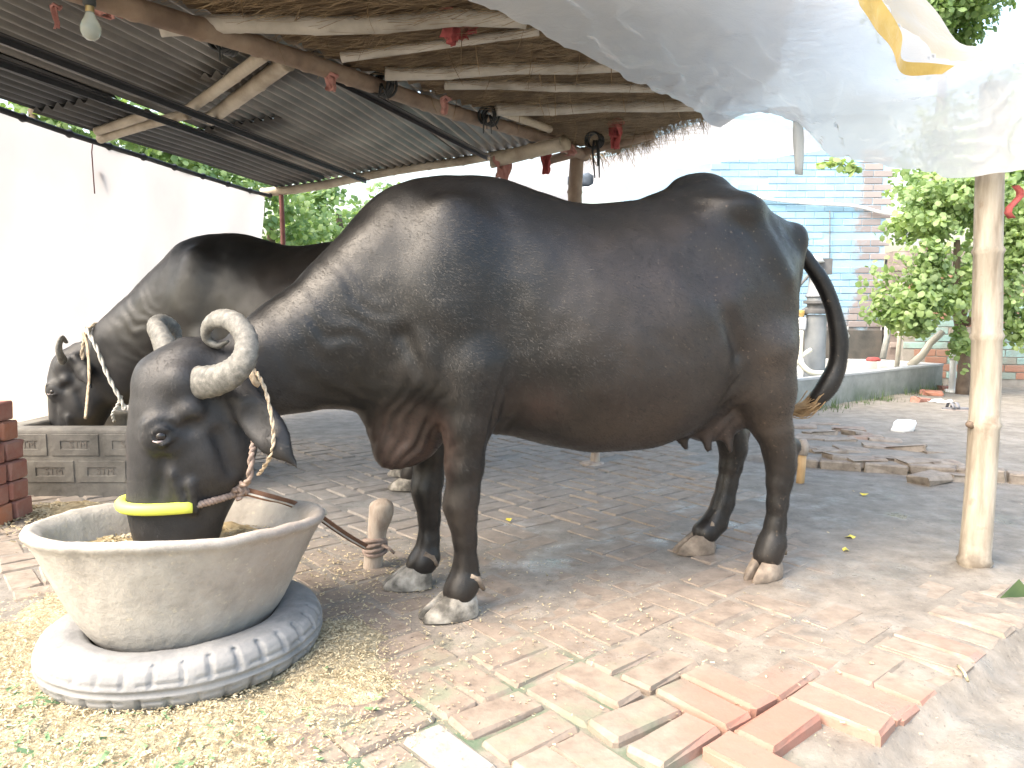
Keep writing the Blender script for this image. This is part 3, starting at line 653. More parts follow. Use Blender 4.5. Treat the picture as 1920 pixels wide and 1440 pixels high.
sheet('plastic_sheet', [
    [(770, -50, 2.35), (1000, -110, 2.25), (1250, -110, 2.15), (1450, -90, 2.1), (1600, -50, 2.12), (1680, 62, 2.28), (1790, 114, 2.4), (1905, 106, 2.45), (2060, 60, 2.4)],
    [(1000, 64, 2.75), (1160, 45, 2.65), (1330, 40, 2.55), (1480, 60, 2.45), (1610, 85, 2.42), (1692, 124, 2.42), (1800, 132, 2.46), (1910, 114, 2.47), (2060, 70, 2.42)],
    [(1185, 155, 3.1), (1290, 150, 3.0), (1420, 172, 2.9), (1520, 206, 2.8), (1620, 208, 2.72), (1720, 190, 2.62), (1815, 160, 2.52), (1915, 120, 2.49), (2060, 95, 2.45)],
    [(1290, 208, 3.3), (1345, 208, 3.2), (1440, 208, 3.05), (1530, 245, 2.9), (1630, 262, 2.78), (1725, 262, 2.66), (1815, 245, 2.56), (1912, 215, 2.51), (2050, 190, 2.46)],
    [(1352, 238, 3.4), (1395, 216, 3.3), (1490, 214, 3.1), (1540, 292, 2.95), (1640, 318, 2.8), (1730, 332, 2.68), (1820, 330, 2.58), (1895, 320, 2.53), (2050, 290, 2.46)]], 18,
    'plastic', 'clear plastic sheet sagging from the roof to the bamboo pole', 'sheet', .043, 3.2)
cr = thing('cream_tarp', tuple(at(1750, 90, 2.75)), 'cream tarp with yellow fold lying above the clear plastic at top right', 'tarp')
def csheet(rows, n, m, nm):
    P = patch([[at(*c) for c in r] for r in rows], n)
    P = [[p + Vector((0, -.02 * nz(p.x * 9, p.y * 9, p.z * 9), .015 * nz(p.x * 7, 1, p.z * 7))) for p in r] for r in P]
    MB().grid(P).build(nm, MAT[m], cr)
csheet([[(1560, -90, 2.9), (1660, -60, 2.9), (1745, 5, 2.85), (1815, 84, 2.8), (1960, 70, 2.7)], [(1600, -40, 2.7), (1680, 20, 2.7), (1760, 70, 2.7), (1830, 100, 2.68), (1960, 92, 2.6)], [(1640, 30, 2.6), (1690, 116, 2.6), (1760, 124, 2.6), (1850, 118, 2.6), (1960, 104, 2.55)]], 7, 'cream', 'cream_cloth')
csheet([[(1598, -30, 2.04), (1650, 0, 2.08), (1690, 60, 2.18), (1700, 112, 2.26), (1790, 122, 2.32)], [(1612, 10, 2.04), (1646, 56, 2.10), (1672, 100, 2.20), (1702, 140, 2.28), (1766, 138, 2.33)]], 8, 'yellow', 'yellow_fold')

def build_pole():
    b = G(1826, 1066); t = Vector((1.70, 2.66, 1.80)); root = thing('bamboo_pole', (b.x, b.y, 0), 'pale bamboo pole standing in the yard under the plastic sheet', 'pole')
    zs = [-.12, .015, .03, .045, .15, .165, .34, .515, .53, .545, .70, .83, .845, .86, 1.0, 1.13, 1.145, 1.16, 1.30, 1.45, 1.465, 1.48, 1.6, 1.72]
    rr = [.052, .054, .060, .053, .051, .051, .050, .051, .058, .050, .049, .049, .056, .049, .048, .047, .054, .046, .046, .045, .051, .044, .044, .043]
    pts = [Vector((b.x + .012 * math.sin(z * 3), b.y + .02 * z, z)) for z in zs]
    mb = MB().tube(pts, rr, 16, up=(1, 0, 0)); mb.build('shaft', MAT['pole'], root, auto=60)
    for (z, a) in ((.53, 3.4),):
        c = Vector((b.x + .049 * math.cos(a), b.y + .02 * z + .049 * math.sin(a), z)); d = Vector((math.cos(a), math.sin(a), .3))
        MB().tube([c - d * .01, c + d * .006, c + d * .014], [.013, .012, .006], 8).build('knot', MAT['bamboo_old'], root)
    c = Vector((b.x + .035, b.y - .05, 1.36))
    P = [[c + Vector((.012 * s + .02 * math.sin(t * 6), -.01 * math.cos(s * 3), -.11 * t)) for s in (-1, 0, 1)] for t in np.linspace(0, 1, 7)]
    tag(MB().grid(P).build('cloth_strip', MAT['red'], solid=.002), 'thin red cloth strip on the right side of the bamboo pole', 'cloth')
build_pole()

# ------------------------------------------------------------------ background buildings
def brick_wall(name, p0, p1, z0, z1, zb0, zb1, core_mat, brick_mat, label, bl=.245, bh=.086, skip=None, depth=.22, seed=0, cat='wall', coretop=None):
    rnd = random.Random(seed); p0, p1 = Vector(p0), Vector(p1); d = (p1 - p0); L = d.length; d.normalize(); nrm = Vector((d.y, -d.x))     # faces the camera
    root = thing(name, (p0.x, p0.y, z0), label, cat)
    pts = [p0, p1, p1 - nrm * depth, p0 - nrm * depth]
    MB().prism(pts, z0, z1).build('wall', MAT[core_mat], root, smooth=False)
    mes = [brick_mesh('brick', (bl - .012, .03, bh - .012), MAT[brick_mat], 100 + seed * 7 + i, .0025, .004) for i in range(4)]; ang = math.atan2(d.y, d.x); cnt = 0
    row = 0; z = zb0
    while z < zb1:
        s = bl / 2 - (bl / 2 if row % 2 else 0)
        while s < L - .05:
            if s > .08 and not (skip and skip(row, s, z, rnd)):
                p = p0 + d * s + nrm * (-.006 + rnd.uniform(-.002, .003)); place('brick', mes[rnd.randrange(4)], root, (p.x, p.y, z + bh / 2), (0, 0, ang)); cnt += 1
            s += bl
        z += bh; row += 1
    return root, d, nrm
YB = 10.4
bx0, bx1 = at(1355, 600, YB).x, at(1652, 600, YB).x
def skipb(row, s, z, rnd): return (row in (9, 13, 16) and s > 1.35 and (int(s / .1225) % 2 == 0)) or rnd.random() < .02
house, d_, n_ = brick_wall('blue_house', (bx0 - 1.4, YB), (bx1, YB), -.05, 3.6, .72, 3.05, 'bluewall', 'bluebrick', 'light blue painted brick house wall behind the hand pump', bl=.262, bh=.093, skip=lambda r, s, z, q: skipb(r, s - 1.4, z, q) or s < 1.25, seed=1, cat='house')
MB().box(((bx0 + bx1) / 2 - .7, YB - .02, .32), (bx1 - bx0 + 1.4, .06, .72)).build('plinth', MAT['plinth'], house, smooth=False)
MB().tube(curve([at(1330, 343, YB - .06), at(1400, 366, YB - .06), at(1500, 380, YB - .06), at(1600, 386, YB - .06), at(1650, 398, YB - .06), at(1695, 405, YB - .06)], 6), .022, 8).build('white_pipe', MAT['whiteplastic'], house)
MB().tube([at(1556, 395, YB - .05), at(1556, 510, YB - .05)], .008, 6).build('cable', MAT['iron_dark'], house)
MB().box((bx1 - .12, YB + 1.9, 1.7), (.2, 3.3, 3.6)).build('side_wall', MAT['bluewall'], house, smooth=False)
pier, _, _ = brick_wall('brick_pier', (bx1 + .01, YB - .25), (bx1 + 1.3, YB - .45), -.05, 1.75, .1, 1.7, 'oldbrick', 'oldbrick', 'unpainted dark brick wall end right of the blue house', seed=2, depth=.35)
def skipt(row, s, z, rnd): return rnd.random() < .04
brick_wall('teal_wall', (4.85, 9.25), (8.3, 8.35), -.05, 1.45, .12, 1.36, 'mortar', 'tealbrick', 'peeling teal brick wall behind the leafy bush', seed=3, skip=skipt, bl=.25, bh=.09)

# far house with white ribbed roof
fh = thing('far_house', (1.6, 13.0, 0), 'far teal house with a white ribbed sheet roof seen over the buffalo back', 'house')
a, b = at(1040, 420, 13.0), at(1420, 420, 13.0)
MB().box(((a.x + b.x) / 2, 13.2, 1.3), (b.x - a.x, .3, 2.7)).build('wall', MAT['teal'], fh, smooth=False)
for i in range(5):
    t0, t1 = i / 5, (i + 1) / 5
    p = [at(1095 + 300 * 0, 374 - 34 * t0, 12.7 + t0), at(1440, 345 - 34 * t0, 12.7 + t0)]
    q = [at(1095, 374 - 34 * t1 + 2, 12.7 + t1), at(1440, 345 - 34 * t1 + 2, 12.7 + t1)]
    MB().add([p[0], p[1], q[1], q[0]], [(0, 1, 2, 3)]).build('roof_sheet', MAT['whitemetal'], fh, smooth=False, solid=.05)
MB().tube([at(1072, 330, 12.9), at(1074, 420, 12.9)], .09, 8).build('door_post', MAT['creamwall'], fh)
for (u, lab) in ((1215, 0), (1290, 0)): MB().box(at(u, 379, 12.95), (.22, .1, .2)).build('bracket', MAT['whitemetal'], fh, smooth=False)
P = [[(880, 352, 8.0), (980, 318, 8.0), (1080, 300, 8.0), (1150, 292, 7.9), (1240, 255, 7.9), (1340, 225, 7.8), (1440, 232, 7.7), (1520, 245, 7.7)], [(900, 356, 7.8), (1000, 345, 7.8), (1090, 330, 7.8), (1170, 312, 7.8), (1280, 292, 7.7), (1390, 272, 7.6), (1470, 270, 7.6), (1530, 275, 7.6)], [(930, 360, 7.7), (1010, 373, 7.7), (1062, 379, 7.7), (1105, 344, 7.7), (1250, 318, 7.6), (1380, 302, 7.5), (1480, 292, 7.5), (1535, 285, 7.5)]]
sheet('white_awning', P, 8, 'tarp', 'bright white tarp awning sagging between the shed and the blue house', 'awning', .04, 2.5)
sheet('white_flap', [[(1650, 448, 9.4), (1700, 415, 9.4), (1760, 412, 9.3)], [(1655, 452, 9.2), (1710, 440, 9.2), (1765, 440, 9.1)], [(1648, 454, 9.1), (1715, 460, 9.1), (1770, 462, 9.0)]], 6, 'tarp', 'small white tarp corner showing behind the bush', 'tarp', .02, 4)
# thin hanging strip below the plastic
P = [[at(1488 + k * 9, 210 + 118 * t, 3.0) + Vector((0, .01 * math.sin(5 * t + k), 0)) for k in range(3)] for t in np.linspace(0, 1, 8)]
tag(MB().grid(P).build('plastic_strip', MAT['plastic'], solid=.002), 'narrow grey plastic strip dangling below the sheet edge', 'strip')
tag(MB().grid([[at(1064 + 48 * i / 5, 330 + 16 * j / 3 + 6 * math.sin(i * 1.3 + j), 6.9) + Vector((0, .05 * math.sin(i), 0)) for i in range(6)] for j in range(4)]).build('blue_rag', MAT['bluecloth'], solid=.004), 'slate blue rag hanging behind the wooden post', 'cloth')
# low walls seen through the far corner of the shed
mb = MB().box((-2.6, 12.5, .75), (6.5, .2, 1.5)); tag(mb.build('pink_wall', MAT['pinkwall'], smooth=False), 'low pinkish plaster wall far beyond the shed corner', 'wall')
mb = MB().box((-3.55, 5.05, .29), (1.5, .5, .66)); 
tag(mb.build('cream_ledge', MAT['creamwall'], smooth=False), 'cream plastered ledge at the foot of the white curtain', 'ledge')

# ------------------------------------------------------------------ washing platform and hand pump
def build_platform():
    A, B, C, D = Vector((2.44, 6.6)), Vector((5.05, 8.71)), Vector((4.75, 9.5)), Vector((3.35, 9.9)); cx = (A + B + C + D) / 4
    root = thing('washing_platform', (cx.x, cx.y, 0), 'raised concrete washing platform with pale rim around the hand pump', 'platform')
    def inset(P, k): return [p + (cx - p).normalized() * k for p in P]
    O = [A, B, C, D]; I = inset(O, .22); z1, zi = .33, .17
    mb = MB(); n = 4
    mb.add([(p.x, p.y, -.05) for p in O] + [(p.x, p.y, z1 - .02) for p in O], [(i, (i + 1) % 4, 4 + (i + 1) % 4, 4 + i) for i in range(4)])
    mb.build('side', MAT['moss_concrete'], root, smooth=False)
    O2 = inset(O, -.012)
    mb = MB().add([(p.x, p.y, z1 - .02) for p in O2] + [(p.x, p.y, z1) for p in O2] + [(p.x, p.y, z1) for p in I] + [(p.x, p.y, zi) for p in I],
        [(i, (i + 1) % 4, 4 + (i + 1) % 4, 4 + i) for i in range(4)] + [(4 + i, 4 + (i + 1) % 4, 8 + (i + 1) % 4, 8 + i) for i in range(4)] + [(8 + i, 8 + (i + 1) % 4, 12 + (i + 1) % 4, 12 + i) for i in range(4)])
    mb.build('rim', MAT['limecoat'], root, smooth=False)
    MB().add([(p.x, p.y, zi) for p in I], [(0, 1, 2, 3)]).build('basin_floor', MAT['concrete'], root, smooth=False)
build_platform()
def build_pump():
    c = Vector((3.10, 7.62, .17)); root = thing('hand_pump', tuple(c), 'grey iron hand pump standing on the washing platform', 'hand pump'); Z = lambda v: at(1528, v, 7.62).z - c.z
    MB().lathe([(.14, 0), (.14, .02), (.105, .025), (.10, Z(590))], 20, c).build('pedestal', MAT['iron'], root, auto=50)
    MB().lathe([(.13, Z(588)), (.135, Z(586)), (.135, Z(580)), (.095, Z(579)), (.095, Z(570)), (.13, Z(569)), (.13, Z(564))], 20, c).build('flange', MAT['iron_dark'], root, auto=40)
    MB().lathe([(.10, Z(564)), (.098, Z(558)), (.12, Z(556)), (.098, Z(548)), (.085, Z(520)), (.07, Z(505))], 20, c).build('pump_head', MAT['iron'], root, auto=40)
    MB().box(c + Vector((.02, 0, Z(500))), (.20, .11, .16)).build('head_box', MAT['iron_dark'], root, smooth=False)
    MB().lathe([(.0, Z(478)), (.08, Z(484)), (.11, Z(492)), (.06, Z(494))], 16, c + Vector((-.05, 0, 0))).build('cap', MAT['whitemetal'], root)
    MB().tube([c + Vector((-.02, 0, Z(500))), at(1500, 535, 7.62), at(1482, 556, 7.62)], [.016, .014, .014], 8).build('handle', MAT['iron_dark'], root)
    MB().tube([c + Vector((-.05, 0, Z(578))), at(1502, 588, 7.62)], [.04, .034], 10).build('spout', MAT['iron_dark'], root)
    a = at(1506, 588, 7.6); b = at(1482, 585, 7.6); MB().tube([a, b], [.035, .028], 10).build('spout_tip', MAT['orange'], root)
    q = at(1502, 606, 7.6); cc = thing('white_can', (q.x, q.y, q.z - .06), 'small white plastic can hanging from the pump spout', 'can')
    mb = MB().lathe([(.0, -.065), (.045, -.062), (.052, -.05), (.052, .05), (.044, .06), (.0, .063)], 12, q); mb.build('can_body', MAT['whiteplastic'], cc, auto=50)
    MB().tube([q + Vector((-.03, 0, .055)), q + Vector((0, 0, .11)), q + Vector((.03, 0, .055))], .006, 6).build('handle', MAT['iron_dark'], cc)
    hs = [at(1502, 622, 7.5), at(1500, 650, 7.4), at(1502, 680, 7.35), at(1520, 698, 7.3), at(1545, 700, 7.3)]
    tag(MB().tube(curve(hs, 6), .028, 8).build('hose', MAT['hose']), 'cream hose curving down in front of the pump pedestal', 'hose')
    hs = [at(1520, 656, 7.45), at(1503, 668, 7.4), at(1490, 684, 7.35), at(1474, 694, 7.3)]
    tag(MB().tube(curve(hs, 6), .024, 8).build('hose', MAT['hose']), 'second cream hose bending left behind the buffalo tail', 'hose')
build_pump()
def stick(name, a, b, r, m, label, cat='stick', r2=None):
    tag(MB().tube([a, Vector(a).lerp(Vector(b), .33) + Vector((r * .5, 0, 0)), Vector(a).lerp(Vector(b), .66) - Vector((r * .4, 0, 0)), b], [r, r * .97, r * .9, r2 or r * .8], 8).build(name, MAT[m]), label, cat)
stick('wooden_stick', at(1681, 692, 8.6), at(1690, 530, 8.7), .028, 'debarked', 'upright thin stick standing on the platform before the bush')
stick('wooden_stick', at(1655, 672, 9.3), at(1672, 545, 9.5), .04, 'concrete', 'grey stick leaning against the dark wall by the platform')
stick('wooden_stick', at(1706, 686, 8.55), at(1768, 622, 8.5), .045, 'debarked', 'short pale log leaning up from the platform rim')
stick('wooden_stick', at(1584, 638, 9.8), at(1587, 612, 9.8), .04, 'whitemetal', 'short white stub against the blue wall beside the pump')
pv = at(1785, 722, 8.3); rt = thing('standpipe', (pv.x, pv.y, 0.0), 'white plastic water pipe standing before the teal wall', 'pipe')
MB().tube([(pv.x, pv.y, -.02), (pv.x, pv.y, .62)], .034, 10).build('pipe', MAT['whiteplastic'], rt)
MB().tube([(pv.x, pv.y, -.02), (pv.x, pv.y, .07)], .07, 10).build('base', MAT['whiteplastic'], rt)
MB().tube([(pv.x, pv.y, .40), (pv.x, pv.y, .47)], .045, 10).build('coupling', MAT['whiteplastic'], rt)
g = at(1638, 664, 9.2); mb = MB().lathe([(0.001, .05), (.06, .045), (.085, .02), (.08, 0), (.0, 0)], 12, (g.x, g.y, .33)); tag(mb.build('red_basin', MAT['red']), 'small upturned red plastic basin on the back rim of the platform', 'basin')

# ------------------------------------------------------------------ buffaloes: one blended field, one mesh
class Field:
    def __init__(s, lo, hi, h):
        s.lo = np.array(lo, np.float32); s.h = h; s.n = np.ceil((np.array(hi) - s.lo) / h).astype(int) + 1
        s.d = np.full(s.n, .25, np.float32)
        s.ax = [s.lo[i] + h * np.arange(s.n[i], dtype=np.float32) for i in range(3)]
    def box(s, lo, hi):
        sl = []
        for i in range(3):
            a = max(0, int((lo[i] - s.lo[i]) / s.h)); b = min(s.n[i], int((hi[i] - s.lo[i]) / s.h) + 2); sl.append(slice(a, max(a + 1, b)))
        X, Y, Z = np.meshgrid(*[s.ax[i][sl[i]] for i in range(3)], indexing='ij'); return tuple(sl), X, Y, Z
    def union(s, fn, lo, hi, k):
        sl, X, Y, Z = s.box(np.array(lo) - k - .02, np.array(hi) + k + .02); e = fn(X, Y, Z); d = s.d[sl]
        t = np.clip(.5 + .5 * (d - e) / k, 0, 1); s.d[sl] = d * (1 - t) + e * t - k * t * (1 - t)
    def carve(s, fn, lo, hi, k):
        sl, X, Y, Z = s.box(np.array(lo) - k - .02, np.array(hi) + k + .02); e = -fn(X, Y, Z); d = s.d[sl]
        t = np.clip(.5 - .5 * (d - e) / k, 0, 1); s.d[sl] = d * (1 - t) + e * t + k * t * (1 - t)
    def ell(s, c, r, k=.05, rot=None, carve=False):
        c = np.array(c, np.float32); r = np.array(r, np.float32); Rm = np.eye(3) if rot is None else np.array(rot)
        def fn(X, Y, Z):
            P = [X - c[0], Y - c[1], Z - c[2]]; Q = [sum(Rm[j][i] * P[j] for j in range(3)) for i in range(3)]
            k0 = np.sqrt(sum((Q[i] / r[i]) ** 2 for i in range(3))); k1 = np.sqrt(sum((Q[i] / r[i] ** 2) ** 2 for i in range(3))) + 1e-6
            return k0 * (k0 - 1) / k1
        m = max(r) if rot is not None else r; (s.carve if carve else s.union)(fn, c - m, c + m, k)
    def cone(s, a, b, ra, rb, k=.03, carve=False):
        a = np.array(a, np.float32); b = np.array(b, np.float32); ab = b - a; L2 = float(ab @ ab) + 1e-9
        def fn(X, Y, Z):
            t = np.clip(((X - a[0]) * ab[0] + (Y - a[1]) * ab[1] + (Z - a[2]) * ab[2]) / L2, 0, 1)
            return np.sqrt((X - a[0] - t * ab[0]) ** 2 + (Y - a[1] - t * ab[1]) ** 2 + (Z - a[2] - t * ab[2]) ** 2) - (ra + (rb - ra) * t)
        m = max(ra, rb); (s.carve if carve else s.union)(fn, np.minimum(a, b) - m, np.maximum(a, b) + m, k)
    def chain(s, pts, k=.03):
        for p, q in zip(pts[:-1], pts[1:]): s.cone(p[:3], q[:3], p[3], q[3], .06 if p[2] > .62 and len(pts) == 10 else k)
    def mesh(s, smooth=2):                            # naive surface nets
        d = s.d; sg = d < 0; nx, ny, nz_ = d.shape
        cs = np.zeros((nx - 1, ny - 1, nz_ - 1), np.int8)
        for i in (0, 1):
            for j in (0, 1):
                for k in (0, 1): cs += sg[i:nx - 1 + i, j:ny - 1 + j, k:nz_ - 1 + k]
        act = (cs > 0) & (cs < 8); ids = np.argwhere(act); idx = np.full(act.shape, -1, np.int64); idx[act] = np.arange(len(ids))
        acc = np.zeros((len(ids), 3)); cnt = np.zeros(len(ids)); I, J, K = ids.T
        cor = [(i, j, k) for i in (0, 1) for j in (0, 1) for k in (0, 1)]
        for a in cor:
            for ax in range(3):
                if a[ax]: continue
                b = list(a); b[ax] = 1
                va = d[I + a[0], J + a[1], K + a[2]]; vb = d[I + b[0], J + b[1], K + b[2]]; m = (va < 0) != (vb < 0)
                t = np.where(m, va / (va - vb + 1e-12), 0)
                p = np.tile(np.array(a, float), (len(ids), 1)); p[:, ax] = t; acc[m] += p[m]; cnt[m] += 1
        V = s.lo + s.h * (ids + acc / cnt[:, None]); F = []
        for ax in range(3):
            o = [i for i in range(3) if i != ax]
            sl0 = [slice(1, -1)] * 3; sl0[ax] = slice(0, -1); sl1 = [slice(1, -1)] * 3; sl1[ax] = slice(1, None)
            A, B = sg[tuple(sl0)], sg[tuple(sl1)]; E = np.argwhere(A != B); inv = A[A != B]
            E = E + np.array([0 if i == ax else 1 for i in range(3)])
            q = []
            for (u, v) in ((-1, -1), (0, -1), (0, 0), (-1, 0)):
                c = E.copy(); c[:, o[0]] += u; c[:, o[1]] += v; q.append(idx[c[:, 0], c[:, 1], c[:, 2]])
            Q = np.stack(q, 1); flip = inv if ax != 1 else ~inv
            Q = np.where(flip[:, None], Q, Q[:, ::-1]); F.append(Q)
        F = np.concatenate(F); F = F[(F >= 0).all(1)]
        for _ in range(smooth):
            S_ = np.zeros_like(V); C = np.zeros(len(V))
            for a, b in ((0, 1), (1, 2), (2, 3), (3, 0)):
                np.add.at(S_, F[:, a], V[F[:, b]]); np.add.at(C, F[:, a], 1); np.add.at(S_, F[:, b], V[F[:, a]]); np.add.at(C, F[:, b], 1)
            V = .45 * V + .55 * S_ / np.maximum(C, 1)[:, None]
        return V, F

def vnormals(V, F):
    n = np.zeros_like(V); c = np.cross(V[F[:, 2]] - V[F[:, 0]], V[F[:, 3]] - V[F[:, 1]])
    for k in range(4): np.add.at(n, F[:, k], c)
    return n / (np.linalg.norm(n, axis=1)[:, None] + 1e-12)

def table(rows, n=500, sm=.025):
    T = np.array(rows, float); xs = np.linspace(T[0, 0], T[-1, 0], n); h = xs[1] - xs[0]; w = max(1, int(sm / h)); ker = np.hanning(2 * w + 3); ker /= ker.sum()
    out = []
    for c in range(1, T.shape[1]):
        y = np.interp(xs, T[:, 0], T[:, c]); y = np.convolve(np.pad(y, w + 1, mode='edge'), ker, mode='valid'); out.append(y)
    return xs, out

TRUNK = [ # x, top, bottom, half width, skew, centre y
 (-.815, 1.13, 1.05, .03, .5, 0), (-.80, 1.20, 1.02, .08, .55, 0), (-.765, 1.25, .93, .13, .55, 0), (-.68, 1.285, .76, .185, .55, 0), (-.58, 1.335, .62, .24, .52, 0), (-.50, 1.378, .575, .265, .5, 0),
 (-.41, 1.40, .525, .29, .46, 0), (-.33, 1.366, .495, .32, .43, 0), (-.18, 1.31, .462, .35, .41, 0), (0, 1.284, .46, .355, .41, 0), (.12, 1.296, .482, .335, .42, 0), (.22, 1.325, .508, .30, .43, 0),
 (.31, 1.352, .535, .27, .45, 0), (.40, 1.358, .55, .245, .47, 0), (.50, 1.352, .55, .225, .5, 0), (.60, 1.335, .55, .205, .5, 0), (.68, 1.30, .58, .185, .5, 0)]
NECK_NEAR = [(.74, 1.25, .62, .168, .5, 0), (.80, 1.18, .635, .155, .5, .0), (.88, 1.09, .64, .142, .5, .008), (.97, 1.0, .63, .13, .5, .018), (1.06, .935, .62, .12, .5, .03), (1.14, .86, .62, .10, .5, .04), (1.20, .78, .66, .06, .5, .05)]
HEAD = [ # z, centre forward, half depth, half width
 (.235, .045, .05, .05), (.25, .045, .09, .072), (.28, .045, .108, .086), (.335, .040, .122, .087), (.40, .026, .142, .088), (.47, .004, .160, .098), (.54, -.010, .170, .112), (.61, -.006, .165, .120), (.68, .0, .152, .118), (.74, -.002, .134, .108), (.79, -.01, .106, .094), (.83, -.02, .076, .076), (.86, -.025, .035, .04)]

def buffalo(name, o, ang, label, neck, head, legs, tailpts, feet, ears, vox, horns, far=False, sc=1.0):
    root = thing(name, (o[0], o[1], 0), label, 'buffalo', rotz=ang); M = WM[root]; Mi = M.inverted(); L = lambda p: Mi @ Vector(p)
    hx, hy, psi, hz = head
    f = Field((-1.05, -.46, -.02), (1.62, .48, 1.45), vox)
    xs, (top, bot, hw, skw, yc) = table(TRUNK + neck, sm=.055)
    def trunk(X, Y, Z):
        x = X[:, 0, 0]; g = lambda a: np.interp(x, xs, a)[:, None, None]
        t, b, w, s, c = g(top), g(bot), g(hw), g(skw), g(yc); zc = b + (t - b) * s; hh = np.where(Z > zc, t - zc, zc - b)
        p = np.where(Z > zc, 1.92, 2.2); u = np.abs(Y - c) / w; v = np.abs(Z - zc) / hh
        r = np.maximum((u ** p + v ** p) ** (1 / p), .05); q = np.sqrt((Y - c) ** 2 + (Z - zc) ** 2)
        d = q * (1 - 1 / r); d = np.where(r <= .06, -.1, d)
        return np.maximum(np.maximum(d * .9, xs[0] - X), X - xs[-1])
    f.union(trunk, (xs[0], -.38, .42), (xs[-1], .4, 1.43), .03)
    for sy in (1, -1):
        f.ell((.50, sy * .145, .97), (.125, .085, .29), .075)                      # shoulder blade
        f.ell((.59, sy * .135, .80), (.08, .075, .12), .035)                    # point of shoulder
        f.ell((.42, sy * .168, .74), (.09, .068, .13), .055)                       # upper arm, elbow
        f.ell((-.44, sy * .175, 1.275), (.085, .07, .03), .09); f.cone((-.45, sy * .19, 1.275), (-.74, sy * .10, 1.20), .022, .022, .05); f.cone((-.655, sy * .165, .50), (-.715, sy * .16, .455), .02, .024, .03)                    # hook bone
        f.ell((-.745, sy * .095, 1.18), (.045, .04, .055), .04)                     # pin bone
        f.ell((-.555, sy * .165, .92), (.145, .085, .30), .045)                     # thigh
        f.ell((-.45, sy * .185, .73), (.07, .06, .10), .035)                     # stifle
        f.ell((-.29, sy * .355, 1.12), (.13, .085, .13), .06, carve=True); f.cone((-.46, sy * .20, 1.25), (-.60, sy * .215, 1.04), .032, .03, .045); f.cone((-.40, sy * .29, .80), (-.30, sy * .36, .98), .022, .018, .05, carve=True)           # hollow of the flank
        f.cone((.665, sy * .20, .86), (.60, sy * .235, .70), .022, .015, .03, carve=True)   # crease in front of the shoulder
        f.cone((.36, sy * .30, .98), (.31, sy * .33, .70), .026, .02, .05, carve=True)     # crease behind the shoulder
    f.ell((-.41, 0, 1.365), (.09, .06, .035), .05); f.ell((-.77, 0, 1.20), (.045, .045, .055), .05)
    f.ell((.615, .01, .60), (.12, .085, .15), .05); f.ell((.655, .015, .50), (.05, .05, .055), .04); f.cone((.715, .015, .68), (.685, .015, .49), .05, .032, .04)    # brisket and dewlap
    if not far:
        f.ell((-.46, .02, .57), (.14, .125, .10), .04)                            # udder
        for (tx, ty, tz, ln) in ((-.405, .085, .515, .055), (-.485, .10, .51, .06), (-.38, -.05, .51, .05), (-.33, .06, .50, .035)):
            f.cone((tx, ty, tz), (tx - .01, ty + .01, tz - ln), .024, .013, .02)
    legs = [[(p[0], p[1], p[2], p[3] * (.88 if p[2] < .5 else .88 + .10 * min(1, (p[2] - .5) / .25))) for p in ch] for ch in legs]
    for ch in legs: f.chain(ch, .018)
    for i, ch in enumerate(legs):                                                 # joints, tendon grooves
        sg = 1 if ch[-1][1] > 0 else -1; fr = i < 2; j = ch[4]
        if fr: f.ell((j[0] + .016, j[1], j[2] + .01), (.030, .036, .045), .018); f.ell((j[0] - .036, j[1], j[2] + .02), (.016, .018, .026), .018)
        else: f.cone((j[0] + .01, j[1], j[2] + .09), (j[0] - .048, j[1], j[2] + .065), .022, .022, .02); f.cone((j[0] - .048, j[1], j[2] + .065), (j[0] - .03, j[1], j[2] - .04), .018, .016, .02)
        a, b = ch[5], ch[7]
        for s2 in (1, -1): f.cone((a[0] - .014, a[1] + s2 * (a[3] + .004), a[2]), (b[0] - .014, b[1] + s2 * (b[3] + .004), b[2] - .02), .010, .010, .012, carve=True)
        p = ch[-2]; f.ell((p[0] - .022, p[1], p[2] - .005), (.024, .036, .026), .02)
    for ch in legs:                                                               # fetlock, pastern spread
        p = ch[-1]; f.ell((p[0], p[1], p[2]), (.047, .050, .045), .025)
    # head
    zs, (bc, B, Wd) = table(HEAD, sm=.02); cp, sp = math.cos(psi), math.sin(psi)
    def hloc(b, l, z): return (hx + cp * b - sp * l, hy + sp * b + cp * l, z + hz)
    def hd(X, Y, Z):
        b = cp * (X - hx) + sp * (Y - hy); l = -sp * (X - hx) + cp * (Y - hy); z = Z - hz; g = lambda a: np.interp(z, zs, a)
        q0 = b - g(bc); p = 2.35; r = np.maximum(((np.abs(q0) / g(B)) ** p + (np.abs(l) / g(Wd)) ** p) ** (1 / p), .05)
        d = np.sqrt(q0 ** 2 + l ** 2) * (1 - 1 / r); d = np.where(r <= .06, -.05, d); return np.maximum(np.maximum(d, zs[0] - z), z - zs[-1])
    f.union(hd, hloc(-.24, -.24, .24), hloc(.24, .24, .865), .05) if abs(psi) < .01 else f.union(hd, (hx - .3, hy - .3, .24 + hz), (hx + .3, hy + .3, .87 + hz), .05)
    rot = Matrix.Rotation(psi, 3, 'Z')
    f.ell(hloc(.035, 0, .755), (.095, .085, .075), .05, rot)                       # bulging forehead
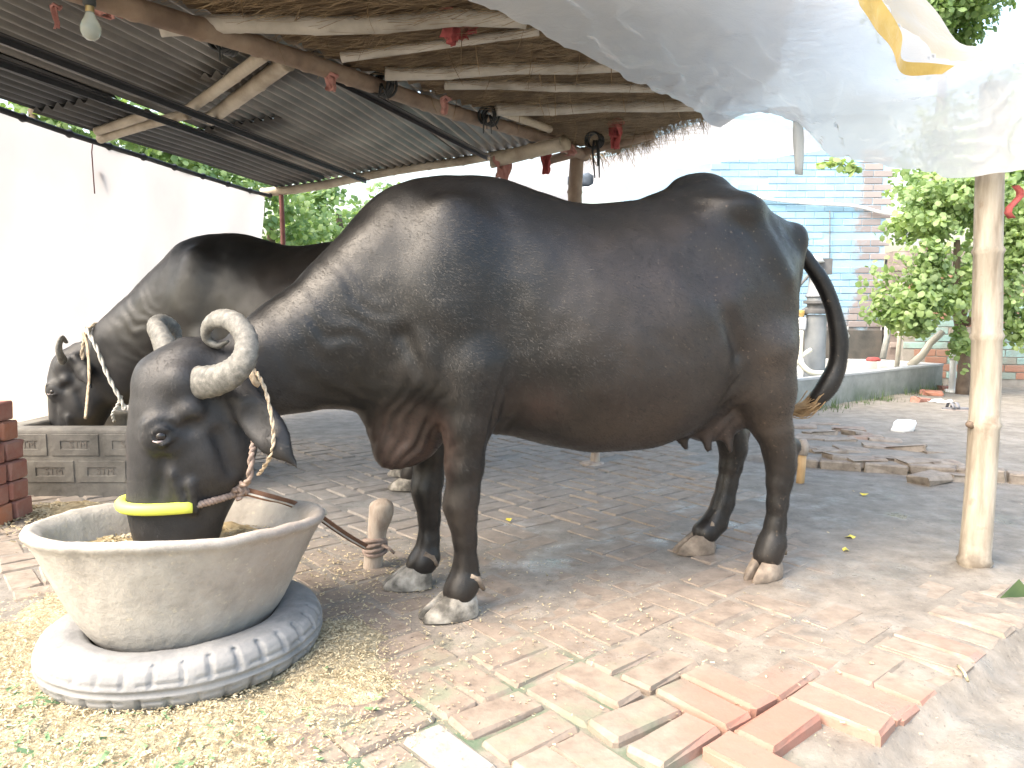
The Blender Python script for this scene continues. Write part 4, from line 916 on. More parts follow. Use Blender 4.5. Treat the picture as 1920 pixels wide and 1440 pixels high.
    for sy in (1, -1):
        f.ell(hloc(.074, sy * .100, .608), (.056, .030, .050), .03, rot); f.ell(hloc(.070, sy * .106, .640), (.05, .028, .016), .018, rot)         # brow
        f.ell(hloc(.074, sy * .112, .584), (.036, .026, .014), .012, rot)          # lower orbit
        f.ell(hloc(.005, sy * .112, .672), (.040, .032, .034), .014, rot)           # temple
        f.ell(hloc(.005, sy * .138, .622), (.030, .028, .026), .018, rot, carve=True)
        f.ell(hloc(-.07, sy * .080, .55), (.085, .045, .11), .04, rot)            # cheek
        f.cone(hloc(.075, sy * .104, .54), hloc(.095, sy * .090, .43), .014, .012, .016, carve=True)
        f.cone(hloc(.012, sy * .108, .47), hloc(.002, sy * .102, .39), .012, .009, .022); f.cone(hloc(.055, sy * .098, .50), hloc(.03, sy * .098, .40), .010, .008, .014); f.cone(hloc(-.06, sy * .124, .60), hloc(-.09, sy * .116, .50), .012, .009, .035, carve=True)
        f.ell(hloc(.080, sy * .140, .606), (.028, .021, .0105), .007, rot, carve=True)
        for (rr_, t0, t1) in ((.040, .4, 2.7), (.036, -2.6, -.5)):
            ar = [hloc(.078 + rr_ * math.cos(t), sy * (.130 - .5 * abs(rr_ * math.cos(t)) ** 1.4), .607 + rr_ * math.sin(t)) for t in np.linspace(t0, t1, 6)]
            for p_, q_ in zip(ar[:-1], ar[1:]): f.cone(p_, q_, .008, .008, .008, carve=True)
        f.ell(hloc(.02, sy * .10, .745), (.05, .035, .05), .03, rot)              # horn seat
    for (a, b, c, wv) in ears:
        a, b, c = Vector(a), Vector(b), Vector(c); ax = (b - a); ln = ax.length; ax.normalize(); w = Vector(wv); w = (w - ax * w.dot(ax)).normalized(); th = ax.cross(w)
        rt = Matrix((ax, w, th)).transposed(); f.ell(a + ax * ln * .47, (ln * .54, .056, .021), .022, rt); f.ell(a + ax * ln * .45 + th * .022, (ln * .40, .030, .012), .012, rt, carve=True)
        f.cone(a + ax * ln * .78, c, .026, .009, .02); f.cone(a - ax * .03, a + ax * .05, .035, .03, .03)
    f.chain([tuple(p) for p in curve(tailpts, 4)], .012)
    V, F = f.mesh(2)
    V[:, 2] += 0
    # uneven flesh, skin folds on brisket, elbow and neck
    NR = vnormals(V, F); pw = np.array([[mnoise.noise(Vector((a * 9, b * 9, c * 9))), mnoise.noise(Vector((a * 22, b * 22, c * 22)))] for a, b, c in V])
    D = .0045 * pw[:, 0] + .0012 * pw[:, 1]
    def fold(cx, cz, rx, rz_, k1, k2, amp): return amp * np.exp(-(((V[:, 0] - cx) / rx) ** 2 + ((V[:, 2] - cz) / rz_) ** 2)) * np.sin(V[:, 0] * k1 + V[:, 2] * k2 + 5 * pw[:, 0])
    D += fold(.63, .58, .10, .14, 150, 60, .0045) + fold(.37, .60, .05, .12, 190, 30, .004) + fold(.86, .85, .14, .2, 60, -75, .0022) + fold(-.43, .62, .06, .10, 120, 70, .003)
    V = V + NR * D[:, None]
    # faint ribs
    rib = np.exp(-((V[:, 0] - .02) / .26) ** 2) * np.exp(-((V[:, 2] - .95) / .22) ** 2) * np.clip(np.abs(V[:, 1]) * 4, 0, 1)
    V[:, 1] += np.sign(V[:, 1]) * rib * .0 * np.sin(V[:, 0] * 62 + V[:, 2] * 9)
    me = bpy.data.meshes.new('body'); me.from_pydata(V.tolist(), [], F.tolist()); me.materials.append(MAT['hide'])
    me.polygons.foreach_set('use_smooth', [True] * len(me.polygons)); me.update()
    bd = bpy.data.objects.new('body', me); COL.objects.link(bd); bd.parent = root; WM[bd] = M
    TL = lambda pts: [M @ Vector(p) for p in pts]
    for sy in (1, -1):
        c = M @ Vector(hloc(.079, sy * .1135, .606)); mb = MB(); n = 16
        mb.lathe([(.0005, -.017)] + [(.017 * math.cos(t), .017 * math.sin(t)) for t in np.linspace(-1.4, 1.4, 9)] + [(.0005, .017)], n, c); e = mb.build('eye', MAT['eye'], root)
        q = [hloc(.100, sy * .130, .597), hloc(.090, sy * .137, .594), hloc(.078, sy * .139, .597)]
        MB().tube(TL(q), [.0015, .0028, .0015], 6).build('eye_rim', MAT['eyelid'], e)
    for (pts, rad, flat) in horns:
        pp = curve(pts, 10); rr = curve([(r,) for r in rad], 10)
        rr = [float(r[0]) * (1 + .028 * math.sin(i * 1.9 + 2 * nz(i * .3, 9)) + .02 * nz(i * .7, 3)) for i, r in enumerate(rr)]
        MB().tube(TL(pp), rr, 18, flat=flat, up=M.to_3x3() @ Vector((0, 0, 1))).build('horn', MAT['horn'], root)
    for (hxp, hyp, hang, s, hm) in feet:
        mb = MB(); hp = thing_part('hoof', root, MAT[hm], hxp, hyp, hang, s)
    return root, M, hloc

def thing_part(nm, root, mat, x, y, ang, s):
    M = WM[root]; ca, sa = math.cos(ang), math.sin(ang); last = None
    mb = MB()
    for sy in (1, -1):
        n = 22; rings = []
        for (z, fl, bk, w, inner) in ((0, .098, -.058, .049, .003), (.012, .100, -.060, .051, .002), (.030, .088, -.058, .050, .002), (.050, .066, -.056, .047, .002), (.070, .040, -.052, .043, .003), (.085, .015, -.040, .034, .006)):
            ring = []
            for k in range(n):
                t = 2 * math.pi * k / n; cx, cy = math.cos(t), math.sin(t)
                X = (fl if cx > 0 else -bk) * np.sign(cx) * abs(cx) ** .85; Y = (w / 2) * cy * (1 - .35 * max(0, cx) ** 2) + w / 2 + inner - .012 * max(0, cx) ** 2
                X += .003 * nz(t * 2, z * 40, sy); Y = sy * Y
                p = Vector((x + s * (ca * X - sa * Y), y + s * (sa * X + ca * Y), s * z * .82 + .002)); ring.append(M @ p)
            rings.append(ring)
        b = len(mb.v); mb.v += [tuple(p) for r in rings for p in r]
        for i in range(len(rings) - 1):
            for k in range(n):
                q = (b + i * n + k, b + i * n + (k + 1) % n, b + (i + 1) * n + (k + 1) % n, b + (i + 1) * n + k); mb.f.append(q if sy > 0 else q[::-1])
        mb.f.append(tuple(b + k for k in (range(n - 1, -1, -1) if sy > 0 else range(n)))); mb.f.append(tuple(b + (len(rings) - 1) * n + k for k in (range(n) if sy > 0 else range(n - 1, -1, -1))))
    o = mb.build(nm, mat, root, auto=70)
    for sy in (1, -1):
        c = lambda X, Y, Z: M @ Vector((x + s * (ca * X - sa * Y), y + s * (sa * X + ca * Y), Z * s))
        MB().tube([c(-.030, sy * .030, .115), c(-.056, sy * .033, .100), c(-.074, sy * .035, .072)], [.014 * s, .013 * s, .005 * s], 8).build('dewclaw', MAT['hoof_dark'], root)
    return o

ON = (0.2577, 2.5127); AN = R(180 + 18.34)
MN = Matrix.Translation((ON[0], ON[1], 0)) @ Matrix.Rotation(AN, 4, 'Z'); LN = lambda u, v, Y: tuple(MN.inverted() @ at(u, v, Y))
legs_near = [
 [(.455, .165, .76, .088), (.465, .158, .60, .080), (.473, .153, .47, .066), (.478, .15, .385, .056), (.484, .148, .345, .058), (.478, .147, .30, .049), (.470, .146, .24, .041), (.468, .145, .16, .040), (.474, .144, .11, .050), (.490, .143, .075, .046)],
 [(.48, -.16, .74, .088), (.505, -.152, .58, .078), (.518, -.148, .46, .064), (.524, -.146, .37, .055), (.530, -.144, .335, .058), (.524, -.143, .29, .048), (.520, -.143, .23, .041), (.525, -.142, .16, .041), (.538, -.141, .10, .050), (.555, -.141, .075, .046)],
 [(-.555, .17, .80, .122), (-.585, .168, .66, .094), (-.62, .166, .54, .072), (-.655, .163, .45, .060), (-.668, .161, .40, .056), (-.664, .160, .34, .047), (-.660, .159, .26, .041), (-.655, .158, .19, .042), (-.645, .157, .12, .052), (-.630, .157, .075, .048)],
 [(-.57, -.17, .80, .125), (-.62, -.165, .66, .100), (-.655, -.163, .54, .080), (-.685, -.161, .45, .064), (-.695, -.160, .40, .058), (-.686, -.158, .33, .050), (-.672, -.158, .26, .045), (-.655, -.157, .19, .046), (-.615, -.156, .11, .053), (-.575, -.156, .075, .048)]]
hxn, hyn, psin = 1.243, .054, R(10)
ear_n = [(LN(444, 732, 2.03), LN(538, 856, 1.95), LN(556, 874, 1.95), (-.76, .25, .6))]
cpn, spn = math.cos(psin), math.sin(psin)
far_ear = [tuple((hxn + cpn * b - spn * l, hyn + spn * b + cpn * l, z)) for (b, l, z) in ((-.05, -.12, .69), (-.10, -.20, .58), (-.12, -.24, .53))]
ear_n.append((*far_ear, (-.76, -.25, .6)))
horn_near = ([LN(330, 716, 2.05), LN(372, 718, 1.985), LN(420, 708, 1.93), LN(455, 678, 1.915), LN(462, 638, 1.93), LN(442, 606, 1.95), LN(412, 597, 1.98), LN(390, 610, 2.01), LN(388, 634, 2.03), LN(408, 648, 2.03), LN(428, 640, 2.02)],
             [.049, .045, .040, .035, .031, .028, .026, .022, .018, .013, .005], .72)
horn_far = ([LN(322, 690, 2.10), LN(312, 655, 2.14), LN(300, 628, 2.17), LN(292, 612, 2.21), LN(305, 606, 2.26), LN(325, 618, 2.30), LN(335, 640, 2.31)], [.046, .040, .034, .030, .027, .024, .012], .8)
def TN(u, v): # tail stays in the plane behind the rump
    p = MN.inverted() @ at(u, v, 2.78); return (p.x, p.y, p.z)
tail_n = [(-.75, 0, 1.20, .035), (*TN(1496, 470), .027), (*TN(1520, 496), .024), (*TN(1545, 535), .025), (*TN(1563, 585), .027), (*TN(1573, 640), .030), (*TN(1568, 690), .032), (*TN(1550, 727), .034), (*TN(1528, 752), .028)]
feet_n = [(.505, .1415, R(8), 1.12, 'hoof'), (.578, -.1415, R(-4), 1.05, 'hoof'), (-.618, .157, R(22), 1.02, 'hoof_dark'), (-.545, -.157, R(0), 1.02, 'hoof_dark')]
near, MNear, hl = buffalo('buffalo', ON, AN, 'big black buffalo in front, eating from the clay bowl on the tyre', NECK_NEAR, (hxn, hyn, psin, 0), legs_near, tail_n, feet_n, ear_n, .0085, [horn_near, horn_far])
# tail tuft
def tuft():
    rnd = random.Random(4); mb = MB(); a = at(1532, 748, 2.78); path = [a, at(1515, 764, 2.78), at(1495, 772, 2.77), at(1474, 766, 2.76)]
    for k in range(260):
        off = Vector((rnd.gauss(0, .012), rnd.gauss(0, .014), rnd.gauss(0, .013))); L = rnd.uniform(.6, 1.12); pts = curve(path, 3); pts = pts[:max(3, int(len(pts) * min(1, L)))]
        w = [.0022 * (1 - .6 * i / len(pts)) for i in range(len(pts))]
        mb.tube([Vector(p) + off * (1 - .35 * i / len(pts)) + Vector((0, 0, -.012 * math.sin(i + k) * .4)) for i, p in enumerate(pts)], w, 3, cap=False)
    mb.build('tail_tuft', MAT['tuft'], near)
tuft()

def coat(root, count, seed):
    rs = np.random.RandomState(seed); body = [c for c in root.children if c.name.startswith('body')][0].data; body.calc_loop_triangles()
    nv = len(body.vertices); V = np.empty(nv * 3, np.float32); body.vertices.foreach_get('co', V); V = V.reshape(-1, 3)
    T = np.empty(len(body.loop_triangles) * 3, np.int32); body.loop_triangles.foreach_get('vertices', T); T = T.reshape(-1, 3)
    A, B, C = V[T[:, 0]], V[T[:, 1]], V[T[:, 2]]; N = np.cross(B - A, C - A); ar = np.linalg.norm(N, axis=1); N /= ar[:, None] + 1e-9
    keep = (N[:, 1] > -.25) & (A[:, 2] > .12); w = ar * keep; idx = rs.choice(len(T), count, p=w / w.sum())
    u, v = rs.rand(count, 1), rs.rand(count, 1); f = u + v > 1; u = np.where(f, 1 - u, u); v = np.where(f, 1 - v, v)
    P = A[idx] + u * (B - A)[idx] + v * (C - A)[idx]; n = N[idx]
    flow = np.tile(np.array([[-1., .0, -.75]]), (count, 1)); hd = P[:, 0] > 1.08; flow[hd] = (-.2, 0, -1); flow += rs.normal(0, .28, (count, 3))
    t = flow - n * (flow * n).sum(1)[:, None]; t /= np.linalg.norm(t, axis=1)[:, None] + 1e-9
    L = rs.uniform(.006, .015, (count, 1)) * np.where(hd, .8, 1)[:, None]; side = np.cross(n, t) * .00055
    tip = P + t * L + n * L * rs.uniform(.05, .38, (count, 1)); P = P - n * .0005
    vs = np.stack([P - side, P + side, tip], 1).reshape(-1, 3); fs = np.arange(count * 3).reshape(-1, 3)
    me = bpy.data.meshes.new('hair'); me.from_pydata(vs.tolist(), [], fs.tolist()); me.materials.append(MAT['hair'])
    o = bpy.data.objects.new('hair', me); COL.objects.link(o); o.parent = root; o['kind'] = 'stuff'; WM[o] = WM[root]
coat(near, 90000, 3)

# far buffalo at the trough
OF = (-1.13, 4.06); AF = R(177)
legs_far = [[(a[0] + (0 if i < 2 else .03), a[1] * 1.05, a[2], a[3]) for a in ch] for i, ch in enumerate(legs_near)]
NECK_FAR = [(.74, 1.24, .58, .168, .5, 0), (.82, 1.17, .52, .152, .5, 0), (.92, 1.07, .45, .14, .5, 0), (1.02, .985, .41, .13, .5, 0), (1.12, .90, .42, .115, .5, 0), (1.20, .82, .46, .095, .5, 0), (1.26, .74, .54, .06, .5, 0)]
MF = Matrix.Translation((OF[0], OF[1], 0)) @ Matrix.Rotation(AF, 4, 'Z'); LF = lambda u, v, Y: tuple(MF.inverted() @ at(u, v, Y))
ear_f = [((1.20, .12, .66), (1.12, .17, .57), (1.09, .19, .53), (-.76, .2, .6)), ((1.20, -.12, .66), (1.12, -.17, .57), (1.09, -.19, .53), (-.76, -.2, .6))]
hf = [(LF(118, 676, 3.98), LF(112, 664, 3.94), LF(110, 648, 3.93), LF(116, 634, 3.95), LF(124, 642, 3.99)), (LF(120, 676, 4.24), LF(112, 660, 4.28), LF(112, 645, 4.3), LF(118, 636, 4.3), LF(126, 642, 4.26))]
horns_f = [(list(h), [.030, .025, .020, .016, .008], .7) for h in hf]
tail_f = [(-.80, 0, 1.19, .03), (-.88, 0, 1.10, .02), (-.90, .02, .90, .018), (-.89, .03, .60, .02), (-.88, .02, .50, .012)]
feet_f = [(.505, .148, R(4), 1.05, 'hoof'), (.578, -.148, 0, 1.05, 'hoof'), (-.59, .165, R(5), 1.05, 'hoof'), (-.515, -.165, 0, 1.05, 'hoof')]
farb, MFar, hlf = buffalo('buffalo', OF, AF, 'black buffalo at the back, eating from the brick trough', NECK_FAR, (1.28, .0, R(4), -.105), legs_far, tail_f, feet_f, ear_f, .0115, horns_f, far=True)

# ------------------------------------------------------------------ clay bowl on an old tyre
BC = Vector((-.902, 1.985, 0)); TILT = Matrix.Rotation(R(-5.5), 3, 'X')
def tyre():
    c = Vector((-.885, 1.955, .0)); root = thing('old_tyre', tuple(c), 'dusty worn tyre lying flat under the clay bowl', 'tyre')
    Ro, Hh = .385, .150; prof = []                                   # section: bead, lower wall, tread, upper wall, bead
    sec = [(.245, .030), (.255, .012), (.30, .004), (.345, .008), (.368, .024), (.378, .045), (.382, .062), (.383, .075), (.382, .088), (.378, .105), (.368, .126), (.345, .142), (.30, .147), (.262, .138), (.247, .122), (.244, .105), (.30, .10), (.34, .075), (.30, .05), (.244, .045)]
    sc = []; KR, KZ = .925, .86
    for i in range(len(sec)):
        a, b = sec[i], sec[(i + 1) % len(sec)]
        for k in range(3): sc.append((a[0] + (b[0] - a[0]) * k / 3, a[1] + (b[1] - a[1]) * k / 3))
    def fn(r, z, w):
        if r > .352:
            g = 0; t = (w * 34 / (2 * math.pi))
            up = z > .075
            tt = (t + (.5 if up else 0)) % 1
            if tt < .16 and (z > .092 or z < .058): g = .010
            if abs(z - .075) < .007: g = .007
            if abs(abs(z - .075) - .024) < .004: g = max(g, .006 * (1 if (t * .5 % 1) < .8 else 0))
            r -= g * (1 + .6 * nz(w * 3, z * 9)) * (.55 + .45 * math.cos(w + .4))
        s = 1 + .012 * math.sin(2 * w + 1) + .006 * nz(w * 2, 3)
        return r * s * KR, KZ * (z + .006 * math.sin(w + 2) + .004 * nz(w * 3, z * 10))
    MB().lathe(sc, 340, c, fn, close=True).build('casing', MAT['tyre'], root)
tyre()
def bowl():
    root = thing('clay_bowl', (BC.x, BC.y, .05), 'large pale clay feeding bowl set in the tyre, nearest the camera', 'bowl')
    prof = [(.0005, .02), (.12, .02), (.18, .03), (.228, .06), (.280, .12), (.322, .19), (.357, .256), (.387, .315), (.402, .340), (.414, .352), (.418, .362), (.412, .372), (.398, .375), (.382, .368), (.362, .350), (.340, .305), (.305, .24), (.26, .18), (.20, .135), (.12, .115), (.0005, .11)]
    pp = [(p[0] * .885, p[1]) for p in curve(prof, 3)]
    def fn(r, z, w):
        k = 1 + .015 * math.sin(w * 2 + .6) + .012 * nz(math.cos(w) * 2, math.sin(w) * 2, z * 6)
        zz = z + (z / .37) * (.010 * nz(math.cos(w) * 1.6, math.sin(w) * 1.6, 7) + .004 * nz(math.cos(w) * 7, math.sin(w) * 7, 2))
        return r * k + .0035 * nz(math.cos(w) * 12, math.sin(w) * 12, z * 22), zz
    mb = MB().lathe(pp, 120, (0, 0, 0), fn); piv = Vector((0, 0, .2))
    mb.v = [tuple(TILT @ (Vector(p) - piv) + piv + BC) for p in mb.v]; mb.build('bowl_wall', MAT['bowl'], root)
    fd = MB(); P = []
    for i in range(30):
        r = .310 * i / 29 * .93
        P.append([(r * math.cos(t), r * math.sin(t), .275 + .03 * nz(r * 6 * math.cos(t), r * 6 * math.sin(t)) + .012 * nz(r * 25 * math.cos(t), r * 25 * math.sin(t), 3) - .05 * math.exp(-(r / .16) ** 2) + .03 * (r / .35) ** 2 * math.sin(t - .5)) for t in np.linspace(0, 2 * math.pi, 73)])
    fd.grid(P); fd.v = [tuple(TILT @ (Vector(p) - piv) + piv + BC) for p in fd.v]
    o = fd.build('feed', MAT['mash']); tag(o, 'chopped straw feed inside the clay bowl', 'feed', None, 'stuff')
bowl()

# ------------------------------------------------------------------ halter, tether, peg
def rope(mb, pts, r, n=6, tw=3, seg=8):
    c = curve(pts, seg); 
    for s in range(2):
        q = []
        for i, p in enumerate(c):
            t = Vector(c[min(i + 1, len(c) - 1)]) - Vector(c[max(i - 1, 0)]); t.normalize(); a = t.cross(Vector((0, .3, 1))).normalized(); b = t.cross(a); w = i * .9 + s * math.pi
            q.append(Vector(p) + a * (math.cos(w) * r * .5) + b * (math.sin(w) * r * .5))
        mb.tube(q, r * .62, n)
    return mb
def halter():
    root = thing('rope_halter', tuple(MNear @ Vector(hl(0, 0, .40))), 'brown rope halter with yellow sleeve on the front buffalo nose', 'halter')
    H = lambda b, l, z: MNear @ Vector(hl(b, l, z))
    zs, (bc, B, Wd) = table(HEAD, sm=.02)
    def rnd_pt(t, z, off=.010):
        b0, B_, W_ = [float(np.interp(z, zs, a)) for a in (bc, B, Wd)]; p = 2.35; c, s = math.cos(t), math.sin(t); k = (abs(c) ** p + abs(s) ** p) ** (-1 / p)
        return H(b0 + (B_ + off) * k * c, (Wd_ := W_ + off) * k * s, z)
    Wd_ = 0
    z = .405
    sl_ = [rnd_pt(t, z + .004 * math.cos(t), .012) for t in np.linspace(-1.15, 1.66, 26)]
    MB().tube(sl_, .0165, 12).build('yellow_sleeve', MAT['sleeve'], root)
    pts = [rnd_pt(t, z + .022 * max(0, (t - 1.6)) , .010) for t in np.linspace(1.6, 2.55, 8)]
    rope(MB(), pts, .010).build('noseband_rope', MAT['rope_dark'], root)
    pts2 = [rnd_pt(t, z + .01, .010) for t in np.linspace(2.6, 5.15, 12)]; rope(MB(), pts2, .010).build('chin_rope', MAT['rope_dark'], root)
    k = pts[-1]; mb = MB()
    rope(mb, [k + Vector((-.02, -.012, .0)), k + Vector((.0, -.03, .012)), k + Vector((.022, -.01, .0)), k + Vector((0, .012, -.012)), k + Vector((-.016, -.016, -.01))], .010)
    rope(mb, [k + Vector((.0, -.02, -.02)), k + Vector((.015, -.02, .01)), k + Vector((-.01, -.02, .025)), k + Vector((.01, .0, .03))], .010); mb.build('knot', MAT['rope_dark'], root)
    c = [k + Vector((.0, -.01, .02)), at(466, 900, 1.98), at(472, 850, 1.97), at(480, 815, 2.0)]; rope(MB(), c, .009).build('cheek_rope', MAT['rope_dark'], root)
    c = [at(470, 690, 2.02), at(482, 700, 1.985), at(497, 730, 1.955), at(508, 775, 1.935), at(513, 815, 1.935), at(509, 850, 1.95), at(492, 880, 2.03), at(484, 890, 2.06)]
    rope(MB(), c, .0055).build('ear_rope', MAT['rope'], root)
    c = [at(470, 684, 2.0), at(472, 700, 1.985), at(478, 716, 1.98), at(486, 722, 1.985)]; MB().tube(curve(c, 4), [.009] * 13, 8).build('wrapped_loop', MAT['rope'], root)
    return k
KN = halter()
def tether():
    a = KN + Vector((.015, -.005, 0)); path = [a, at(500, 932, 2.07), at(545, 944, 2.22), at(590, 964, 2.33), at(628, 990, 2.42), at(655, 1008, 2.50), at(686, 1026, 2.60)]
    root = thing('tether_strap', tuple(path[2]), 'brown and white striped tether strap running over the bowl to the peg', 'strap')
    c = [Vector(p) for p in curve(path, 8)]
    def ribbon(o0, o1, lift):
        P = []
        for i, p in enumerate(c):
            t = (c[min(i + 1, len(c) - 1)] - c[max(i - 1, 0)]).normalized(); s = t.cross(Vector((0, -1, .25))).normalized(); n = s.cross(t).normalized()
            P.append([p + s * (o0 + (o1 - o0) * k / 3) + n * lift for k in range(4)])
        return MB().grid(P)
    ribbon(-.0115, .0115, 0).build('webbing', MAT['strap_brown'], root, solid=.003)
    ribbon(.001, .006, -.0028).build('white_stripe', MAT['strap_white'], root, solid=.002)
    ribbon(.001, .006, .0028).build('white_stripe', MAT['strap_white'], root, solid=.002)
    q = at(592, 968, 2.33); mb = MB(); rnd = random.Random(2)
    for k in range(5):
        aa = [q + Vector((.022 * math.cos(t), .012 * math.sin(t), .012 * math.sin(t * 2 + k))) + Vector((.006 * (k - 2), 0, .004 * k)) for t in np.linspace(0, 6.28, 9)]; mb.tube(aa, .005, 6)
    tag(mb.build('twine_knot', MAT['rope_white']), 'pale twine knotted on the right rim of the clay bowl', 'knot')
tether()
def pegs():
    b = G(697, 1062); root = thing('tether_peg', (b.x, b.y, 0), 'bent grey wooden tether peg with rope beside the front legs', 'peg')
    Y = b.y; pts = [Vector((b.x, Y, -.03)), at(700, 1050, Y), at(706, 1015, Y), at(708, 990, Y), at(714, 965, Y), at(716, 945, Y), at(716, 936, Y)]
    MB().tube(curve(pts, 3), [r[0] for r in curve([(.034,), (.035,), (.033,), (.036,), (.044,), (.042,), (.018,)], 3)], 12, up=(1, 0, 0)).build('stake', MAT['peg'], root)
    c = at(703, 1022, Y); mb = MB()
    for k in range(4): mb.tube([c + Vector((.041 * math.cos(t), .041 * math.sin(t), .012 * (k - 1.5) + .010 * math.sin(t + k))) for t in np.linspace(0, 6.28, 17)], .0075, 6)
    mb.tube([c + Vector((.03, -.03, .01)), c + Vector((.06, -.04, .0)), c + Vector((.075, -.03, -.02))], .006, 6); mb.build('rope_wrap', MAT['rope_dark'], root)
    b = G(1500, 905); r2 = thing('wooden_peg', (b.x, b.y, 0), 'small fresh-cut wooden peg behind the rear leg of the front buffalo', 'peg')
    MB().tube([(b.x, b.y, -.02), (b.x + .004, b.y, .08), (b.x + .006, b.y, .155)], [.022, .023, .024], 10, up=(1, 0, 0)).build('stake', MAT['newwood'], r2)
    MB().tube([(b.x + .006, b.y, .155), (b.x + .012, b.y, .21), (b.x + .008, b.y, .24)], [.03, .032, .018], 10, up=(1, 0, 0)).build('worn_head', MAT['peg'], r2)
    b = G(1116, 868); mb = MB().tube([(b.x, b.y, -.02), (b.x, b.y, .05), (b.x + .01, b.y, .12)], [.035, .028, .03], 10, up=(1, 0, 0)).lathe([(.09, 0), (.06, .012), (.03, .02), (.001, .022)], 12, (b.x - .02, b.y, -.006))
    tag(mb.build('wooden_stump', MAT['peg']), 'short worn stump on the floor seen under the belly', 'stump')
pegs()
def far_ropes():
    H = lambda p: MFar @ Vector(p); root = thing('neck_rope', tuple(H((1.13, 0, .85))), 'pale rope collar on the neck of the far buffalo', 'rope')
    t_ = [1.10, 1.07]; ring = []
    for t in np.linspace(0, 2 * math.pi, 20): ring.append(H((1.155 - .05 * (1 - math.cos(t)) * .5 + .07 * (1 - math.cos(t)) * .5, .135 * math.sin(t), .70 + .165 * math.cos(t))))
    rope(MB(), ring, .012, seg=3).build('collar', MAT['rope'], root)
    rope(MB(), [at(160, 614, 3.98), at(180, 650, 3.90), at(200, 700, 3.86), at(222, 742, 3.84), at(236, 768, 3.84)], .011).build('lead_cord', MAT['rope_white'], root)
    rope(MB(), [at(228, 742, 3.86), at(220, 760, 3.85), at(211, 776, 3.86), at(214, 790, 3.9)], .008).build('cord_end', MAT['rope_white'], root)
    P = [at(156, 625, 3.98), at(164, 650, 3.955), at(167, 700, 3.94), at(164, 745, 3.93), at(160, 785, 3.93)]
    MB().tube(curve(P, 5), .014, 8, flat=.4).build('strap', MAT['rope'], root)
far_ropes()

# ------------------------------------------------------------------ brick trough, brick stack
def trough():
    x0, x1, y0, y1, h = -2.66, -1.62, 3.72, 4.46, .345; root = thing('feeding_trough', ((x0 + x1) / 2, (y0 + y1) / 2, 0), 'mud-plastered brick feeding trough with stamped bricks before the far buffalo', 'trough')
    t = .12
    mb = MB(); mb.box(((x0 + x1) / 2, y0 + t / 2, h / 2 - .02), (x1 - x0, t, h + .04)); mb.box(((x0 + x1) / 2, y1 - t / 2, h / 2 - .02), (x1 - x0, t, h + .04))
    mb.box((x0 + t / 2, (y0 + y1) / 2, h / 2 - .02), (t, y1 - y0 - 2 * t, h + .04)); mb.box((x1 - t / 2, (y0 + y1) / 2, h / 2 - .02), (t, y1 - y0 - 2 * t, h + .04))
    mb.box(((x0 + x1) / 2, (y0 + y1) / 2, .07), (x1 - x0 - 2 * t, y1 - y0 - 2 * t, .14)); w = mb.build('trough_wall', MAT['trough'], root, smooth=False)
    bv = w.modifiers.new('soft', 'BEVEL'); bv.width = .02; bv.segments = 3
    # stamped frogs: each brick shows a sunk panel with raised marks
    k = 0
    for row, (zc, offs) in enumerate(((.262, 0), (.125, .13))):
        for i in range(4):
            cx = x0 + .19 + offs + i * .262
            if cx + .1 > x1: continue
            W_, Hh = .245, .115; fw, fh, d = .15, .045, .006; yb = y0 - .004
            a = [(cx - W_ / 2, zc - Hh / 2), (cx + W_ / 2, zc - Hh / 2), (cx + W_ / 2, zc + Hh / 2), (cx - W_ / 2, zc + Hh / 2)]; b = [(cx - fw / 2, zc - fh / 2), (cx + fw / 2, zc - fh / 2), (cx + fw / 2, zc + fh / 2), (cx - fw / 2, zc + fh / 2)]
            V = [(p[0], yb + .008, p[1]) for p in a] + [(p[0] + .004 * nz(k, j), yb, p[1]) for j, p in enumerate([(cx + (q[0] - cx) * .96, zc + (q[1] - zc) * .93) for q in a])] + [(p[0], yb, p[1]) for p in b] + [(cx + (p[0] - cx) * .95, yb + d, zc + (p[1] - zc) * .86) for p in b]
            F = [(o + i2, o + (i2 + 1) % 4, o + 4 + (i2 + 1) % 4, o + 4 + i2) for o in (0, 4, 8) for i2 in range(4)]
            br = MB().add(V, F).build('brick', MAT['trough'], root, smooth=False)
            V2 = [(cx + (p[0] - cx) * .95, yb + d - .0005, zc + (p[1] - zc) * .86) for p in b]; MB().add(V2, [(0, 1, 2, 3)]).build('frog', MAT['frogpink'], br, smooth=False)
            tc = bpy.data.curves.new('stamp', 'FONT'); tc.body = 'STM'; tc.size = .05; tc.extrude = .002; tc.align_x = 'CENTER'; tc.align_y = 'CENTER'
            to = bpy.data.objects.new('stamp_tmp', tc); COL.objects.link(to); dg = bpy.context.evaluated_depsgraph_get(); me = bpy.data.meshes.new_from_object(to.evaluated_get(dg)); bpy.data.objects.remove(to)
            mt = Matrix.Translation((cx + .015, yb + d - .002, zc)) @ Matrix.Rotation(R(90), 4, 'X'); me.transform(WM[root].inverted() @ mt); me.materials.clear(); me.materials.append(MAT['frogpink'])
            so = bpy.data.objects.new('stamp', me); COL.objects.link(so); so.parent = br; WM[so] = WM[root]; k += 1
    P = [[(x0 + t + (x1 - x0 - 2 * t) * i / 20, y0 + t + (y1 - y0 - 2 * t) * j / 12, .24 + .03 * nz(i * .5, j * .5)) for i in range(21)] for j in range(13)]
    tag(MB().grid(P).build('feed', MAT['mash']), 'straw feed inside the brick trough', 'feed', None, 'stuff')
trough()
